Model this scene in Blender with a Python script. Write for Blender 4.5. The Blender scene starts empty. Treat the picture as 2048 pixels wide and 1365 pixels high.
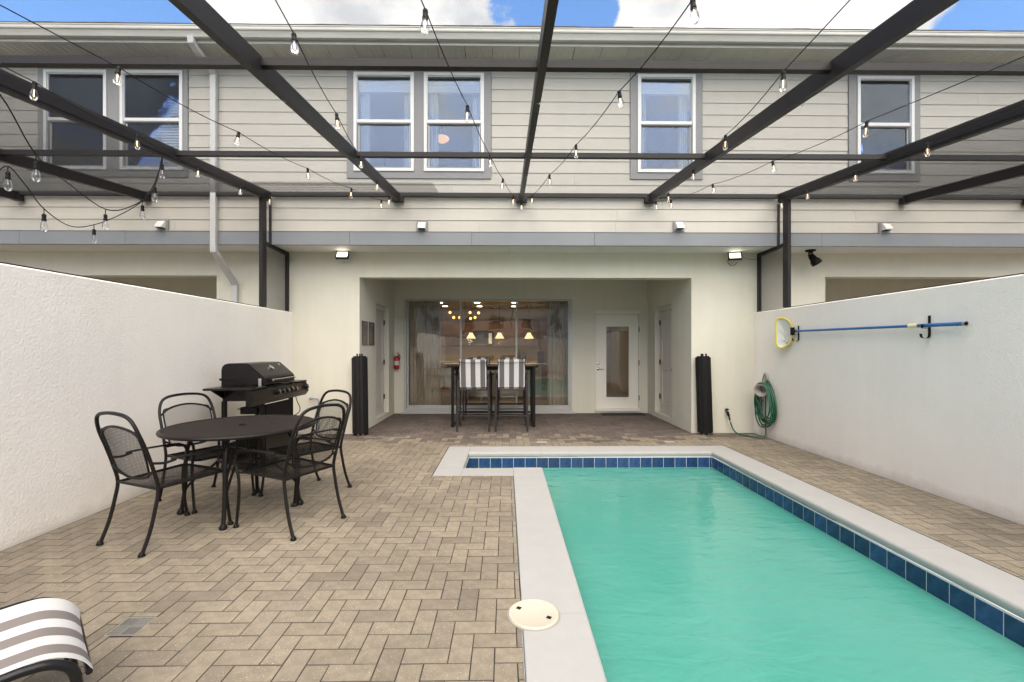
import bpy, math, random
from mathutils import Vector, Matrix
R = math.radians
random.seed(7)
sc = bpy.context.scene
COL = sc.collection

# ------------------------------------------------------------------ camera
cd = bpy.data.cameras.new('camera')
cam = bpy.data.objects.new('camera', cd); COL.objects.link(cam)
cd.sensor_width = 36.0
cd.lens = 910.0/2048.0*36.0
cd.shift_y = 14.5/2048.0
cd.clip_start = 0.05; cd.clip_end = 2000
cam.location = (0, 0, 1.4)
cam.rotation_euler = (R(90), 0, -math.atan(12/910.0))
sc.camera = cam

# ------------------------------------------------------------------ sky, sun, exposure
SUN_EL, SUN_AZ = 52.0, 170.0        # azimuth: clockwise from +Y, where the light comes from
EXPOSURE = 2.08
w = bpy.data.worlds.new('World'); sc.world = w; w.use_nodes = True
def build_world():
    nt = w.node_tree; N = nt.nodes; L = nt.links; N.clear()
    def nd(t, **k):
        n = N.new(t)
        for a, b in k.items(): setattr(n, a, b)
        return n
    def math_(op, a, b=None, clamp=False):
        n = nd('ShaderNodeMath', operation=op); n.use_clamp = clamp
        for i, s in enumerate((a, b)):
            if s is None: continue
            if isinstance(s, (int, float)): n.inputs[i].default_value = s
            else: L.new(s, n.inputs[i])
        return n.outputs[0]
    sky = nd('ShaderNodeTexSky', sky_type='NISHITA', sun_disc=False)
    sky.sun_elevation = R(SUN_EL); sky.sun_rotation = R(SUN_AZ)
    sky.air_density = 1.0; sky.dust_density = 0.05; sky.ozone_density = 1.6
    tc = nd('ShaderNodeTexCoord')
    nz = nd('ShaderNodeTexNoise'); nz.inputs['Scale'].default_value = 4.2
    nz.inputs['Detail'].default_value = 9; nz.inputs['Roughness'].default_value = 0.58
    nz.inputs['Distortion'].default_value = 0.15
    mp = nd('ShaderNodeMapping'); mp.inputs['Scale'].default_value = (1, 1, 1.7)
    mp.inputs['Location'].default_value = (12.2, 5.1, .7)
    L.new(tc.outputs['Generated'], mp.inputs['Vector']); L.new(mp.outputs[0], nz.inputs['Vector'])
    val = nz.outputs['Fac']
    # broad cloud banks and clear gaps of this afternoon's sky
    banks = [((-.36, 1, .74), .962, .27), ((.56, 1, .76), .955, .30), ((-1.06, 1, .72), .972, -.30),
             ((.14, 1, .75), .9945, -.22), ((1.13, 1, .72), .990, -.30), ((-.1, 1, 1.5), .95, .12)]
    for c, lim, amt in banks:
        v = Vector(c).normalized()
        d = nd('ShaderNodeVectorMath', operation='DOT_PRODUCT'); d.inputs[1].default_value = v
        L.new(tc.outputs['Generated'], d.inputs[0])
        r = nd('ShaderNodeMapRange'); r.interpolation_type = 'SMOOTHSTEP'
        r.inputs['From Min'].default_value = lim; r.inputs['From Max'].default_value = lim+(1-lim)*.55
        L.new(d.outputs['Value'], r.inputs['Value'])
        val = math_('ADD', val, math_('MULTIPLY', r.outputs[0], amt))
    cov = nd('ShaderNodeMapRange'); cov.interpolation_type = 'SMOOTHSTEP'
    cov.inputs['From Min'].default_value = .47; cov.inputs['From Max'].default_value = .555
    L.new(val, cov.inputs['Value'])
    nz2 = nd('ShaderNodeTexNoise'); nz2.inputs['Scale'].default_value = 5.5; nz2.inputs['Detail'].default_value = 6
    L.new(mp.outputs[0], nz2.inputs['Vector'])
    cr = nd('ShaderNodeValToRGB')
    cr.color_ramp.elements[0].position = .40; cr.color_ramp.elements[0].color = (1.42, 1.45, 1.50, 1)
    cr.color_ramp.elements[1].position = .62; cr.color_ramp.elements[1].color = (2.6, 2.55, 2.45, 1)
    L.new(nz2.outputs['Fac'], cr.inputs['Fac'])
    mx = nd('ShaderNodeMix', data_type='RGBA')
    sk = nd('ShaderNodeMix', data_type='RGBA', blend_type='MULTIPLY'); sk.inputs['Factor'].default_value = 1
    sk.inputs['B'].default_value = (.43, .52, .61, 1); L.new(sky.outputs[0], sk.inputs['A'])
    L.new(cov.outputs[0], mx.inputs['Factor']); L.new(sk.outputs['Result'], mx.inputs['A']); L.new(cr.outputs[0], mx.inputs['B'])
    bg = nd('ShaderNodeBackground'); bg.inputs['Strength'].default_value = 0.15
    L.new(mx.outputs['Result'], bg.inputs['Color'])
    out = nd('ShaderNodeOutputWorld'); L.new(bg.outputs[0], out.inputs['Surface'])
build_world()
sd = bpy.data.lights.new('sun', 'SUN'); sd.energy = 1.9; sd.angle = R(85); sd.color = (1, .885, .71)
so = bpy.data.objects.new('sun', sd); COL.objects.link(so); so.location = (0, 0, 20)
_a, _e = R(SUN_AZ), R(SUN_EL)
so.rotation_euler = (-Vector((math.sin(_a)*math.cos(_e), math.cos(_a)*math.cos(_e), math.sin(_e)))).to_track_quat('-Z', 'Y').to_euler()
vs = sc.view_settings
vs.view_transform = 'Standard'; vs.look = 'None'; vs.gamma = 1; vs.exposure = EXPOSURE; vs.use_curve_mapping = False
sc.render.engine = 'CYCLES'
sc.cycles.use_adaptive_sampling = True; sc.cycles.adaptive_threshold = .02
sc.cycles.max_bounces = 6; sc.cycles.glossy_bounces = 3; sc.cycles.diffuse_bounces = 4; sc.cycles.transparent_max_bounces = 24
sc.cycles.caustics_reflective = False; sc.cycles.caustics_refractive = False

# ------------------------------------------------------------------ materials
def mat(name, col, rough=.6, metal=0, var=0, vscale=3, bump=0, bscale=80, spec=.5, col2=None, detail=4, island=0, bdist=.004, coat=0, emit=None, estr=0, stretch=None):
    m = bpy.data.materials.new(name); m.use_nodes = True
    nt = m.node_tree; N = nt.nodes; L = nt.links
    b = N['Principled BSDF']
    c4 = (*col, 1)
    b.inputs['Base Color'].default_value = c4
    b.inputs['Roughness'].default_value = rough; b.inputs['Metallic'].default_value = metal
    b.inputs['Specular IOR Level'].default_value = spec
    if coat: b.inputs['Coat Weight'].default_value = coat
    if emit: b.inputs['Emission Color'].default_value = (*emit, 1); b.inputs['Emission Strength'].default_value = estr
    vec = None
    if var or bump:
        tc = N.new('ShaderNodeTexCoord'); vec = tc.outputs['Object']
        if stretch:
            mp = N.new('ShaderNodeMapping'); mp.inputs['Scale'].default_value = stretch
            L.new(vec, mp.inputs['Vector']); vec = mp.outputs[0]
    src = None
    if var:
        n = N.new('ShaderNodeTexNoise'); n.inputs['Scale'].default_value = vscale; n.inputs['Detail'].default_value = detail
        n.inputs['Roughness'].default_value = .65
        L.new(vec, n.inputs['Vector'])
        r = N.new('ShaderNodeMapRange'); r.inputs['From Min'].default_value = .3; r.inputs['From Max'].default_value = .7
        L.new(n.outputs['Fac'], r.inputs['Value'])
        mx = N.new('ShaderNodeMix'); mx.data_type = 'RGBA'
        dark = col2 or tuple(c*(1-var) for c in col)
        mx.inputs['A'].default_value = (*dark, 1); mx.inputs['B'].default_value = c4
        L.new(r.outputs[0], mx.inputs['Factor']); src = mx.outputs['Result']
    if island:
        oi = N.new('ShaderNodeObjectInfo'); ge = N.new('ShaderNodeNewGeometry')
        ad = N.new('ShaderNodeMath'); ad.operation = 'ADD'
        L.new(oi.outputs['Random'], ad.inputs[0]); L.new(ge.outputs['Random Per Island'], ad.inputs[1])
        fr = N.new('ShaderNodeMath'); fr.operation = 'FRACT'; L.new(ad.outputs[0], fr.inputs[0])
        mr = N.new('ShaderNodeMapRange'); mr.inputs['To Min'].default_value = 1-island; mr.inputs['To Max'].default_value = 1+island
        L.new(fr.outputs[0], mr.inputs['Value'])
        mu = N.new('ShaderNodeMix'); mu.data_type = 'RGBA'; mu.blend_type = 'MULTIPLY'; mu.inputs['Factor'].default_value = 1
        if src: L.new(src, mu.inputs['A'])
        else: mu.inputs['A'].default_value = c4
        L.new(mr.outputs[0], mu.inputs['B']); src = mu.outputs['Result']
    if src: L.new(src, b.inputs['Base Color'])
    if bump:
        n = N.new('ShaderNodeTexNoise'); n.inputs['Scale'].default_value = bscale; n.inputs['Detail'].default_value = 5
        L.new(vec, n.inputs['Vector'])
        bp = N.new('ShaderNodeBump'); bp.inputs['Strength'].default_value = bump; bp.inputs['Distance'].default_value = bdist
        L.new(n.outputs['Fac'], bp.inputs['Height']); L.new(bp.outputs[0], b.inputs['Normal'])
    return m

def emission(name, col, s):
    m = bpy.data.materials.new(name); m.use_nodes = True
    N = m.node_tree.nodes; N.clear()
    e = N.new('ShaderNodeEmission'); e.inputs[0].default_value = (*col, 1); e.inputs[1].default_value = s
    o = N.new('ShaderNodeOutputMaterial'); m.node_tree.links.new(e.outputs[0], o.inputs[0])
    return m

def glass(name, tint=(1, 1, 1), ior=1.5, rough=0.0, wave=0, mult=1.0, coat=(1, 1, 1)):
    m = bpy.data.materials.new(name); m.use_nodes = True
    nt = m.node_tree; N = nt.nodes; L = nt.links; N.clear()
    t = N.new('ShaderNodeBsdfTransparent'); t.inputs[0].default_value = (*tint, 1)
    g = N.new('ShaderNodeBsdfGlossy'); g.inputs['Roughness'].default_value = rough; g.inputs[0].default_value = (*coat, 1)
    f = N.new('ShaderNodeFresnel'); f.inputs[0].default_value = ior
    mu = N.new('ShaderNodeMath'); mu.operation = 'MULTIPLY'; mu.inputs[1].default_value = mult; mu.use_clamp = True
    L.new(f.outputs[0], mu.inputs[0])
    mx = N.new('ShaderNodeMixShader'); L.new(mu.outputs[0], mx.inputs[0]); L.new(t.outputs[0], mx.inputs[1]); L.new(g.outputs[0], mx.inputs[2])
    if wave:
        tc = N.new('ShaderNodeTexCoord'); n = N.new('ShaderNodeTexNoise'); n.inputs['Scale'].default_value = 1.6
        L.new(tc.outputs['Object'], n.inputs['Vector'])
        bp = N.new('ShaderNodeBump'); bp.inputs['Strength'].default_value = wave; bp.inputs['Distance'].default_value = .02
        L.new(n.outputs['Fac'], bp.inputs['Height']); L.new(bp.outputs[0], g.inputs['Normal'])
    o = N.new('ShaderNodeOutputMaterial'); L.new(mx.outputs[0], o.inputs[0])
    return m

def stripes(name, axis, edges, ca, cb, weave=900):
    """woven sling: stripe colours by object coordinate along one axis"""
    m = mat(name, ca, .75)
    nt = m.node_tree; N = nt.nodes; L = nt.links; b = N['Principled BSDF']
    tc = N.new('ShaderNodeTexCoord'); sp = N.new('ShaderNodeSeparateXYZ'); L.new(tc.outputs['Object'], sp.inputs[0])
    mr = N.new('ShaderNodeMapRange'); mr.inputs['From Min'].default_value = edges[0]; mr.inputs['From Max'].default_value = edges[-1]
    L.new(sp.outputs[axis], mr.inputs['Value'])
    cr = N.new('ShaderNodeValToRGB'); cr.color_ramp.interpolation = 'CONSTANT'
    el = cr.color_ramp.elements
    span = edges[-1]-edges[0]
    for i, e in enumerate(edges[:-1]):
        p = (e-edges[0])/span; c = (*(ca if i % 2 == 0 else cb), 1)
        if i < 2: el[i].position = p; el[i].color = c
        else:
            q = el.new(p); q.color = c
    L.new(mr.outputs[0], cr.inputs[0])
    wv = N.new('ShaderNodeTexWave'); wv.inputs['Scale'].default_value = weave/20; wv.bands_direction = 'XYZ'[1 if axis == 0 else 0]
    L.new(tc.outputs['Object'], wv.inputs['Vector'])
    mu = N.new('ShaderNodeMix'); mu.data_type = 'RGBA'; mu.blend_type = 'MULTIPLY'; mu.inputs['Factor'].default_value = .16
    L.new(cr.outputs[0], mu.inputs['A']); L.new(wv.outputs['Color'], mu.inputs['B'])
    L.new(mu.outputs['Result'], b.inputs['Base Color'])
    return m

M = {}
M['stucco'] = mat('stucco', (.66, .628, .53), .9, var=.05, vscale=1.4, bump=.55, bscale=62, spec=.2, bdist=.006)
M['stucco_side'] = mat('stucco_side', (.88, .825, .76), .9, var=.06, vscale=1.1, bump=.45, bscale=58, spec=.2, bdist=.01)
M['siding'] = mat('siding', (.46, .437, .39), .7, var=.05, vscale=1.2, bump=.15, bscale=30, island=.025, stretch=(.4, 3, 6))
M['band'] = mat('band', (.205, .217, .235), .65, var=.06, vscale=2)
M['trimgrey'] = mat('trimgrey', (.235, .232, .233), .65, var=.06, vscale=2)
M['alu'] = mat('alu', (.46, .455, .44), .4, .2)
M['white'] = mat('white', (.66, .66, .65), .45)
M['softwhite'] = mat('softwhite', (.72, .71, .67), .6, var=.08, vscale=3)
M['gutter'] = mat('gutter', (.56, .55, .50), .4, var=.22, vscale=3, stretch=(.5, 4, 4), detail=7)
M['soffit'] = mat('soffit', (.60, .59, .54), .7, var=.2, vscale=4, stretch=(8, .6, 1))
M['downspout'] = mat('downspout', (.50, .495, .49), .4, var=.06)
M['shingle'] = mat('shingle', (.10, .085, .075), .95, var=.4, vscale=9)
M['bronze'] = mat('bronze', (.024, .0205, .021), .42, var=.25, vscale=2, spec=.22)
M['black'] = mat('black', (.007, .0065, .0065), .5, spec=.2)
M['blackgloss'] = mat('blackgloss', (.007, .0055, .006), .32, spec=.3, var=.2, vscale=5)
M['iron'] = mat('iron', (.011, .009, .0082), .4, var=.2, vscale=12, spec=.22)
M['ironlight'] = mat('ironlight', (.036, .028, .024), .55, var=.2, vscale=6, spec=.25)
M['meshwire'] = mat('meshwire', (.02, .02, .02), .8)
M['steel'] = mat('steel', (.6, .6, .6), .3, 1)
M['drainmetal'] = mat('drainmetal', (.33, .315, .29), .4, .3)
M['chrome'] = mat('chrome', (.75, .74, .72), .18, 1)
M['hinge'] = mat('hinge', (.10, .09, .075), .4, 1)
M['paver'] = mat('paver', (.295, .25, .185), .88, var=.3, vscale=16, bump=1.0, bscale=170, island=.10, col2=(.19, .16, .122), detail=8, spec=.3)
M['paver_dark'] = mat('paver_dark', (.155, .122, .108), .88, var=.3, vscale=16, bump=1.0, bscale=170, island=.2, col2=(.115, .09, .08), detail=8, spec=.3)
M['paver_brown'] = mat('paver_brown', (.25, .211, .16), .88, var=.3, vscale=16, bump=1.0, bscale=170, island=.15, col2=(.18, .15, .117), detail=8, spec=.3)
M['sand'] = mat('sand', (.030, .024, .020), 1, var=.4, vscale=20)
M['joint'] = mat('joint', (.115, .095, .074), 1, var=.35, vscale=25)
M['coping'] = mat('coping', (.375, .368, .358), .85, var=.07, vscale=5, bump=.35, bscale=160, spec=.2, detail=8)
M['grout'] = mat('grout', (.50, .52, .52), .8)
M['tile'] = mat('tile', (.024, .062, .165), .15, var=.6, vscale=14, col2=(.010, .027, .082), island=.25)
M['basin'] = mat('basin', (.25, .62, .54), .8, var=.1)
M['lid'] = mat('lid', (.52, .47, .385), .45, var=.04)
M['ground'] = mat('ground', (.19, .17, .14), 1, var=.3, vscale=1)
M['concrete'] = mat('concrete', (.33, .31, .28), .9, var=.2)
M['glass'] = glass('glass', (.95, .94, .91), 1.55, wave=.22, mult=1.6)
M['upglass'] = glass('upglass', (.95, .96, .98), 1.5, wave=.2, mult=1.15, coat=(.60, .74, 1))
M['bulbglass'] = glass('bulbglass', (.97, .96, .95), 1.45, mult=.8)
M['filament'] = emission('filament', (1, .66, .32), 2.2)
M['floodface'] = emission('floodface', (1, .93, .75), 1.3)
M['lampglow'] = emission('lampglow', (1, .78, .42), .38)
M['domeglow'] = emission('domeglow', (1, .55, .18), .26)
M['orangebulb'] = emission('orangebulb', (1, .5, .12), 1.0)
M['canlight'] = emission('canlight', (1, .85, .6), 5)
M['curtain'] = mat('curtain', (.58, .51, .44), .9, var=.1)
M['drape'] = mat('drape', (.36, .42, .43), .9)
M['blind'] = mat('blind', (.80, .78, .74), .7)
M['roomwall'] = mat('roomwall', (.26, .25, .24), .9)
M['kitchenwall'] = mat('kitchenwall', (.36, .30, .22), .9)
M['woodcab'] = mat('woodcab', (.13, .065, .03), .4, var=.4, vscale=2, stretch=(1, 1, 8))
M['woodfloor'] = mat('woodfloor', (.14, .09, .055), .45, var=.3, vscale=3)
M['stone'] = mat('stone', (.55, .51, .44), .3, var=.15, vscale=20)
M['appliance'] = mat('appliance', (.03, .03, .032), .25)
M['plasticgrey'] = mat('plasticgrey', (.35, .32, .28), .55)
M['hosegreen'] = mat('hosegreen', (.010, .115, .058), .35, var=.3, vscale=9)
M['yellow'] = mat('yellow', (.75, .62, .05), .45)
M['netwhite'] = mat('netwhite', (.72, .72, .68), .9, var=.1, vscale=30)
M['polblue'] = mat('polblue', (.03, .16, .42), .3, var=.25, vscale=4)
M['cream'] = mat('cream', (.78, .68, .42), .5)
M['red'] = mat('red', (.35, .012, .012), .3)
M['tag'] = mat('tag', (.55, .5, .45), .6)
M['pvc'] = mat('pvc', (.27, .29, .31), .5)
M['slingframe'] = mat('slingframe', (.032, .028, .027), .45, spec=.25)
M['loungeframe'] = mat('loungeframe', (.009, .009, .010), .24, spec=.3)
M['tabletop'] = mat('tabletop', (.013, .010, .009), .55, var=.2, spec=.2)
M['rollmesh'] = mat('rollmesh', (.008, .0065, .007), .5, spec=.25, bump=.3, bscale=400)
M['signdark'] = mat('signdark', (.03, .022, .035), .35)
M['signtext'] = mat('signtext', (.22, .20, .24), .6)
M['mat'] = mat('mat', (.012, .012, .013), 1, bump=.5, bscale=300)
M['doorwhite'] = mat('doorwhite', (.74, .70, .62), .5)
M['doorgrey'] = mat('doorgrey', (.60, .55, .50), .5)
M['moss'] = mat('moss', (.10, .13, .03), 1)
GREYST, WHITEST = (.13, .118, .12), (.62, .61, .60)
M['slingbar'] = stripes('slingbar', 0, [-.222, -.204, -.122, -.041, .041, .122, .204, .222], WHITEST, GREYST)
M['slinglounge'] = stripes('slinglounge', 1, [-.275, -.236, -.157, -.078, .0, .079, .158, .237, .275][:8], WHITEST, (.20, .174, .163), 1400)

def specks(m):
    nt = m.node_tree; N = nt.nodes; L = nt.links; b = N['Principled BSDF']
    src = b.inputs['Base Color'].links[0].from_socket
    ge = N.new('ShaderNodeNewGeometry')
    n = N.new('ShaderNodeTexNoise'); n.inputs['Scale'].default_value = 130; n.inputs['Detail'].default_value = 1
    n2 = N.new('ShaderNodeTexNoise'); n2.inputs['Scale'].default_value = 5; n2.inputs['Detail'].default_value = 3
    for q in (n, n2): L.new(ge.outputs['Position'], q.inputs['Vector'])
    ad = N.new('ShaderNodeMath'); ad.operation = 'MULTIPLY_ADD'; ad.inputs[1].default_value = .22
    L.new(n2.outputs['Fac'], ad.inputs[0]); L.new(n.outputs['Fac'], ad.inputs[2])
    r = N.new('ShaderNodeMapRange'); r.inputs['From Min'].default_value = .80; r.inputs['From Max'].default_value = .86; r.inputs['To Max'].default_value = .75
    L.new(ad.outputs[0], r.inputs['Value'])
    mx = N.new('ShaderNodeMix'); mx.data_type = 'RGBA'; mx.inputs['B'].default_value = (.62, .58, .50, 1)
    L.new(r.outputs[0], mx.inputs['Factor']); L.new(src, mx.inputs['A'])
    # broad weathering over many pavers
    n3 = N.new('ShaderNodeTexNoise'); n3.inputs['Scale'].default_value = 1.1; n3.inputs['Detail'].default_value = 5
    L.new(ge.outputs['Position'], n3.inputs['Vector'])
    r3 = N.new('ShaderNodeMapRange'); r3.inputs['From Min'].default_value = .3; r3.inputs['From Max'].default_value = .7; r3.inputs['To Min'].default_value = .80; r3.inputs['To Max'].default_value = 1.12
    L.new(n3.outputs['Fac'], r3.inputs['Value'])
    mu = N.new('ShaderNodeMix'); mu.data_type = 'RGBA'; mu.blend_type = 'MULTIPLY'; mu.inputs['Factor'].default_value = 1
    L.new(mx.outputs['Result'], mu.inputs['A']); L.new(r3.outputs[0], mu.inputs['B']); L.new(mu.outputs['Result'], b.inputs['Base Color'])
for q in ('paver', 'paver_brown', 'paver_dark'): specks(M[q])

def streaks(m, amt):
    nt = m.node_tree; N = nt.nodes; L = nt.links; b = N['Principled BSDF']
    src = b.inputs['Base Color'].links[0].from_socket
    ge = N.new('ShaderNodeNewGeometry'); mp = N.new('ShaderNodeMapping'); mp.inputs['Scale'].default_value = (5, 5, .35)
    L.new(ge.outputs['Position'], mp.inputs['Vector'])
    n = N.new('ShaderNodeTexNoise'); n.inputs['Scale'].default_value = 1.3; n.inputs['Detail'].default_value = 6; n.inputs['Roughness'].default_value = .6
    L.new(mp.outputs[0], n.inputs['Vector'])
    r = N.new('ShaderNodeMapRange'); r.inputs['From Min'].default_value = .35; r.inputs['From Max'].default_value = .62; r.inputs['To Min'].default_value = 1-amt; r.inputs['To Max'].default_value = 1
    L.new(n.outputs['Fac'], r.inputs['Value'])
    mu = N.new('ShaderNodeMix'); mu.data_type = 'RGBA'; mu.blend_type = 'MULTIPLY'; mu.inputs['Factor'].default_value = 1
    L.new(src, mu.inputs['A']); L.new(r.outputs[0], mu.inputs['B']); L.new(mu.outputs['Result'], b.inputs['Base Color'])
def foot_dirt(m):
    nt = m.node_tree; N = nt.nodes; L = nt.links; b = N['Principled BSDF']
    src = b.inputs['Base Color'].links[0].from_socket
    ge = N.new('ShaderNodeNewGeometry'); sp = N.new('ShaderNodeSeparateXYZ'); L.new(ge.outputs['Position'], sp.inputs[0])
    n = N.new('ShaderNodeTexNoise'); n.inputs['Scale'].default_value = 7; n.inputs['Detail'].default_value = 7; L.new(ge.outputs['Position'], n.inputs['Vector'])
    ad = N.new('ShaderNodeMath'); ad.operation = 'MULTIPLY_ADD'; ad.inputs[1].default_value = -.16; L.new(n.outputs['Fac'], ad.inputs[0]); L.new(sp.outputs['Z'], ad.inputs[2])
    r = N.new('ShaderNodeMapRange'); r.inputs['From Min'].default_value = -.07; r.inputs['From Max'].default_value = .03; r.inputs['To Min'].default_value = .32; r.inputs['To Max'].default_value = 0
    L.new(ad.outputs[0], r.inputs['Value'])
    mx = N.new('ShaderNodeMix'); mx.data_type = 'RGBA'; mx.inputs['B'].default_value = (.33, .27, .19, 1)
    L.new(r.outputs[0], mx.inputs['Factor']); L.new(src, mx.inputs['A']); L.new(mx.outputs['Result'], b.inputs['Base Color'])
foot_dirt(M['stucco_side'])
streaks(M['stucco_side'], .02); streaks(M['siding'], .03); streaks(M['stucco'], .035)

def water_mat():
    m = bpy.data.materials.new('water'); m.use_nodes = True
    nt = m.node_tree; N = nt.nodes; L = nt.links; b = N['Principled BSDF']
    tc = N.new('ShaderNodeTexCoord')
    n = N.new('ShaderNodeTexNoise'); n.inputs['Scale'].default_value = .8; n.inputs['Detail'].default_value = 3
    L.new(tc.outputs['Object'], n.inputs['Vector'])
    mx = N.new('ShaderNodeMix'); mx.data_type = 'RGBA'
    mx.inputs['A'].default_value = (.042, .275, .215, 1); mx.inputs['B'].default_value = (.12, .35, .295, 1)
    L.new(n.outputs['Fac'], mx.inputs['Factor']); L.new(mx.outputs['Result'], b.inputs['Base Color'])
    b.inputs['Roughness'].default_value = .03; b.inputs['IOR'].default_value = 1.33
    b.inputs['Alpha'].default_value = .9
    mp = N.new('ShaderNodeMapping'); mp.inputs['Scale'].default_value = (.8, 1.5, 1)
    L.new(tc.outputs['Object'], mp.inputs['Vector'])
    a = N.new('ShaderNodeTexNoise'); a.inputs['Scale'].default_value = 5; a.inputs['Detail'].default_value = 4; a.inputs['Distortion'].default_value = .6
    L.new(mp.outputs[0], a.inputs['Vector'])
    bp = N.new('ShaderNodeBump'); bp.inputs['Strength'].default_value = .32; bp.inputs['Distance'].default_value = .035
    L.new(a.outputs['Fac'], bp.inputs['Height']); L.new(bp.outputs[0], b.inputs['Normal'])
    return m
M['water'] = water_mat()

# ------------------------------------------------------------------ mesh helpers
def spline(pts, n=6, closed=False):
    P = [Vector(p) for p in pts]; out = []
    k = len(P); rng = k if closed else k-1
    for i in range(rng):
        if closed: a, b, c, d = P[(i-1) % k], P[i], P[(i+1) % k], P[(i+2) % k]
        else:
            b, c = P[i], P[i+1]
            a = P[i-1] if i > 0 else b*2-c
            d = P[i+2] if i+2 < k else c*2-b
        for j in range(n):
            t = j/n
            out.append(.5*((2*b)+(c-a)*t+(2*a-5*b+4*c-d)*t*t+(3*b-a-3*c+d)*t**3))
    if not closed: out.append(P[-1])
    return out

class MB:
    def __init__(s): s.v = []; s.f = []
    def box(s, x0, x1, y0, y1, z0, z1, mtx=None):
        i = len(s.v)
        pts = [(x, y, z) for z in (z0, z1) for y in (y0, y1) for x in (x0, x1)]
        if mtx: pts = [tuple(mtx @ Vector(p)) for p in pts]
        s.v += pts
        s.f += [tuple(i+k for k in q) for q in ((0, 2, 3, 1), (4, 5, 7, 6), (0, 1, 5, 4), (2, 6, 7, 3), (0, 4, 6, 2), (1, 3, 7, 5))]
        return s
    def cbox(s, x0, x1, y0, y1, z0, z1, c=.004):
        """box with chamfered upper edges"""
        i = len(s.v)
        s.v += [(x0, y0, z0), (x1, y0, z0), (x1, y1, z0), (x0, y1, z0), (x0, y0, z1-c), (x1, y0, z1-c), (x1, y1, z1-c), (x0, y1, z1-c),
                (x0+c, y0+c, z1), (x1-c, y0+c, z1), (x1-c, y1-c, z1), (x0+c, y1-c, z1)]
        F = [(8, 9, 10, 11)]
        for a in range(4):
            b = (a+1) % 4; F += [(a, b, b+4, a+4), (a+4, b+4, b+8, a+8)]
        s.f += [tuple(i+k for k in q) for q in F]
        return s
    def rbox(s, x0, x1, y0, y1, z0, z1, c=.004):
        """box with all edges chamfered"""
        i = len(s.v); F = []
        idx = {}
        for sx in (0, 1):
            for sy in (0, 1):
                for sz in (0, 1):
                    X, Y, Z = (x0, x1)[sx], (y0, y1)[sy], (z0, z1)[sz]
                    dx, dy, dz = (c, -c)[sx], (c, -c)[sy], (c, -c)[sz]
                    for ax, p in enumerate(((X, Y+dy, Z+dz), (X+dx, Y, Z+dz), (X+dx, Y+dy, Z))):
                        idx[(sx, sy, sz, ax)] = len(s.v); s.v.append(p)
        g = lambda a, b, c_, ax: idx[(a, b, c_, ax)]
        for t in (0, 1):
            F.append((g(t, 0, 0, 0), g(t, 1, 0, 0), g(t, 1, 1, 0), g(t, 0, 1, 0)))
            F.append((g(0, t, 0, 1), g(1, t, 0, 1), g(1, t, 1, 1), g(0, t, 1, 1)))
            F.append((g(0, 0, t, 2), g(1, 0, t, 2), g(1, 1, t, 2), g(0, 1, t, 2)))
            for u in (0, 1):
                F.append((g(0, t, u, 1), g(1, t, u, 1), g(1, t, u, 2), g(0, t, u, 2)))
                F.append((g(t, 0, u, 0), g(t, 1, u, 0), g(t, 1, u, 2), g(t, 0, u, 2)))
                F.append((g(t, u, 0, 0), g(t, u, 1, 0), g(t, u, 1, 1), g(t, u, 0, 1)))
                for q in (0, 1): F.append((g(t, u, q, 0), g(t, u, q, 1), g(t, u, q, 2)))
        s.f += F
        return s
    def tube(s, pts, r, n=8, closed=False, flat=None, caps=True):
        P = [Vector(p) for p in pts]; k = len(P)
        rr = r if isinstance(r, (list, tuple)) else [r]*k
        T = []
        for i in range(k):
            if closed: t = P[(i+1) % k]-P[i-1]
            else: t = P[min(i+1, k-1)]-P[max(i-1, 0)]
            T.append(t.normalized() if t.length > 1e-9 else Vector((0, 0, 1)))
        up = Vector((0, 0, 1)) if abs(T[0].z) < .9 else Vector((1, 0, 0))
        nrm = (up-T[0]*up.dot(T[0])).normalized()
        base = len(s.v)
        for i in range(k):
            nrm = nrm-T[i]*nrm.dot(T[i])
            nrm = nrm.normalized() if nrm.length > 1e-6 else T[i].orthogonal().normalized()
            bn = T[i].cross(nrm)
            for j in range(n):
                a = 2*math.pi*j/n + (math.pi/n if n == 4 else 0)
                ca, sa = math.cos(a)*rr[i], math.sin(a)*rr[i]
                if flat: ca *= flat
                s.v.append(tuple(P[i]+nrm*ca+bn*sa))
        for i in range(k if closed else k-1):
            a = base+i*n; b = base+((i+1) % k)*n
            for j in range(n):
                j2 = (j+1) % n
                s.f.append((a+j, a+j2, b+j2, b+j))
        if caps and not closed:
            s.f.append(tuple(base+j for j in reversed(range(n))))
            s.f.append(tuple(base+(k-1)*n+j for j in range(n)))
        return s
    def lathe(s, prof, n=16, at=(0, 0, 0), mtx=None):
        base = len(s.v); m = len(prof)
        for r, z in prof:
            for j in range(n):
                a = 2*math.pi*j/n
                p = Vector((r*math.cos(a), r*math.sin(a), z))
                if mtx: p = mtx @ p
                s.v.append(tuple(p+Vector(at)))
        for i in range(m-1):
            for j in range(n):
                j2 = (j+1) % n
                s.f.append((base+i*n+j, base+i*n+j2, base+(i+1)*n+j2, base+(i+1)*n+j))
        s.f.append(tuple(base+j for j in reversed(range(n)))); s.f.append(tuple(base+(m-1)*n+j for j in range(n)))
        return s
    def prism(s, poly, a, b, axis='y'):
        """polygon (p,q) extruded along an axis from a to b"""
        base = len(s.v); k = len(poly)
        for t in (a, b):
            for p, q in poly:
                s.v.append({'y': (p, t, q), 'x': (t, p, q), 'z': (p, q, t)}[axis])
        for i in range(k):
            j = (i+1) % k; s.f.append((base+i, base+j, base+k+j, base+k+i))
        s.f.append(tuple(base+i for i in reversed(range(k)))); s.f.append(tuple(base+k+i for i in range(k)))
        return s
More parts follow.
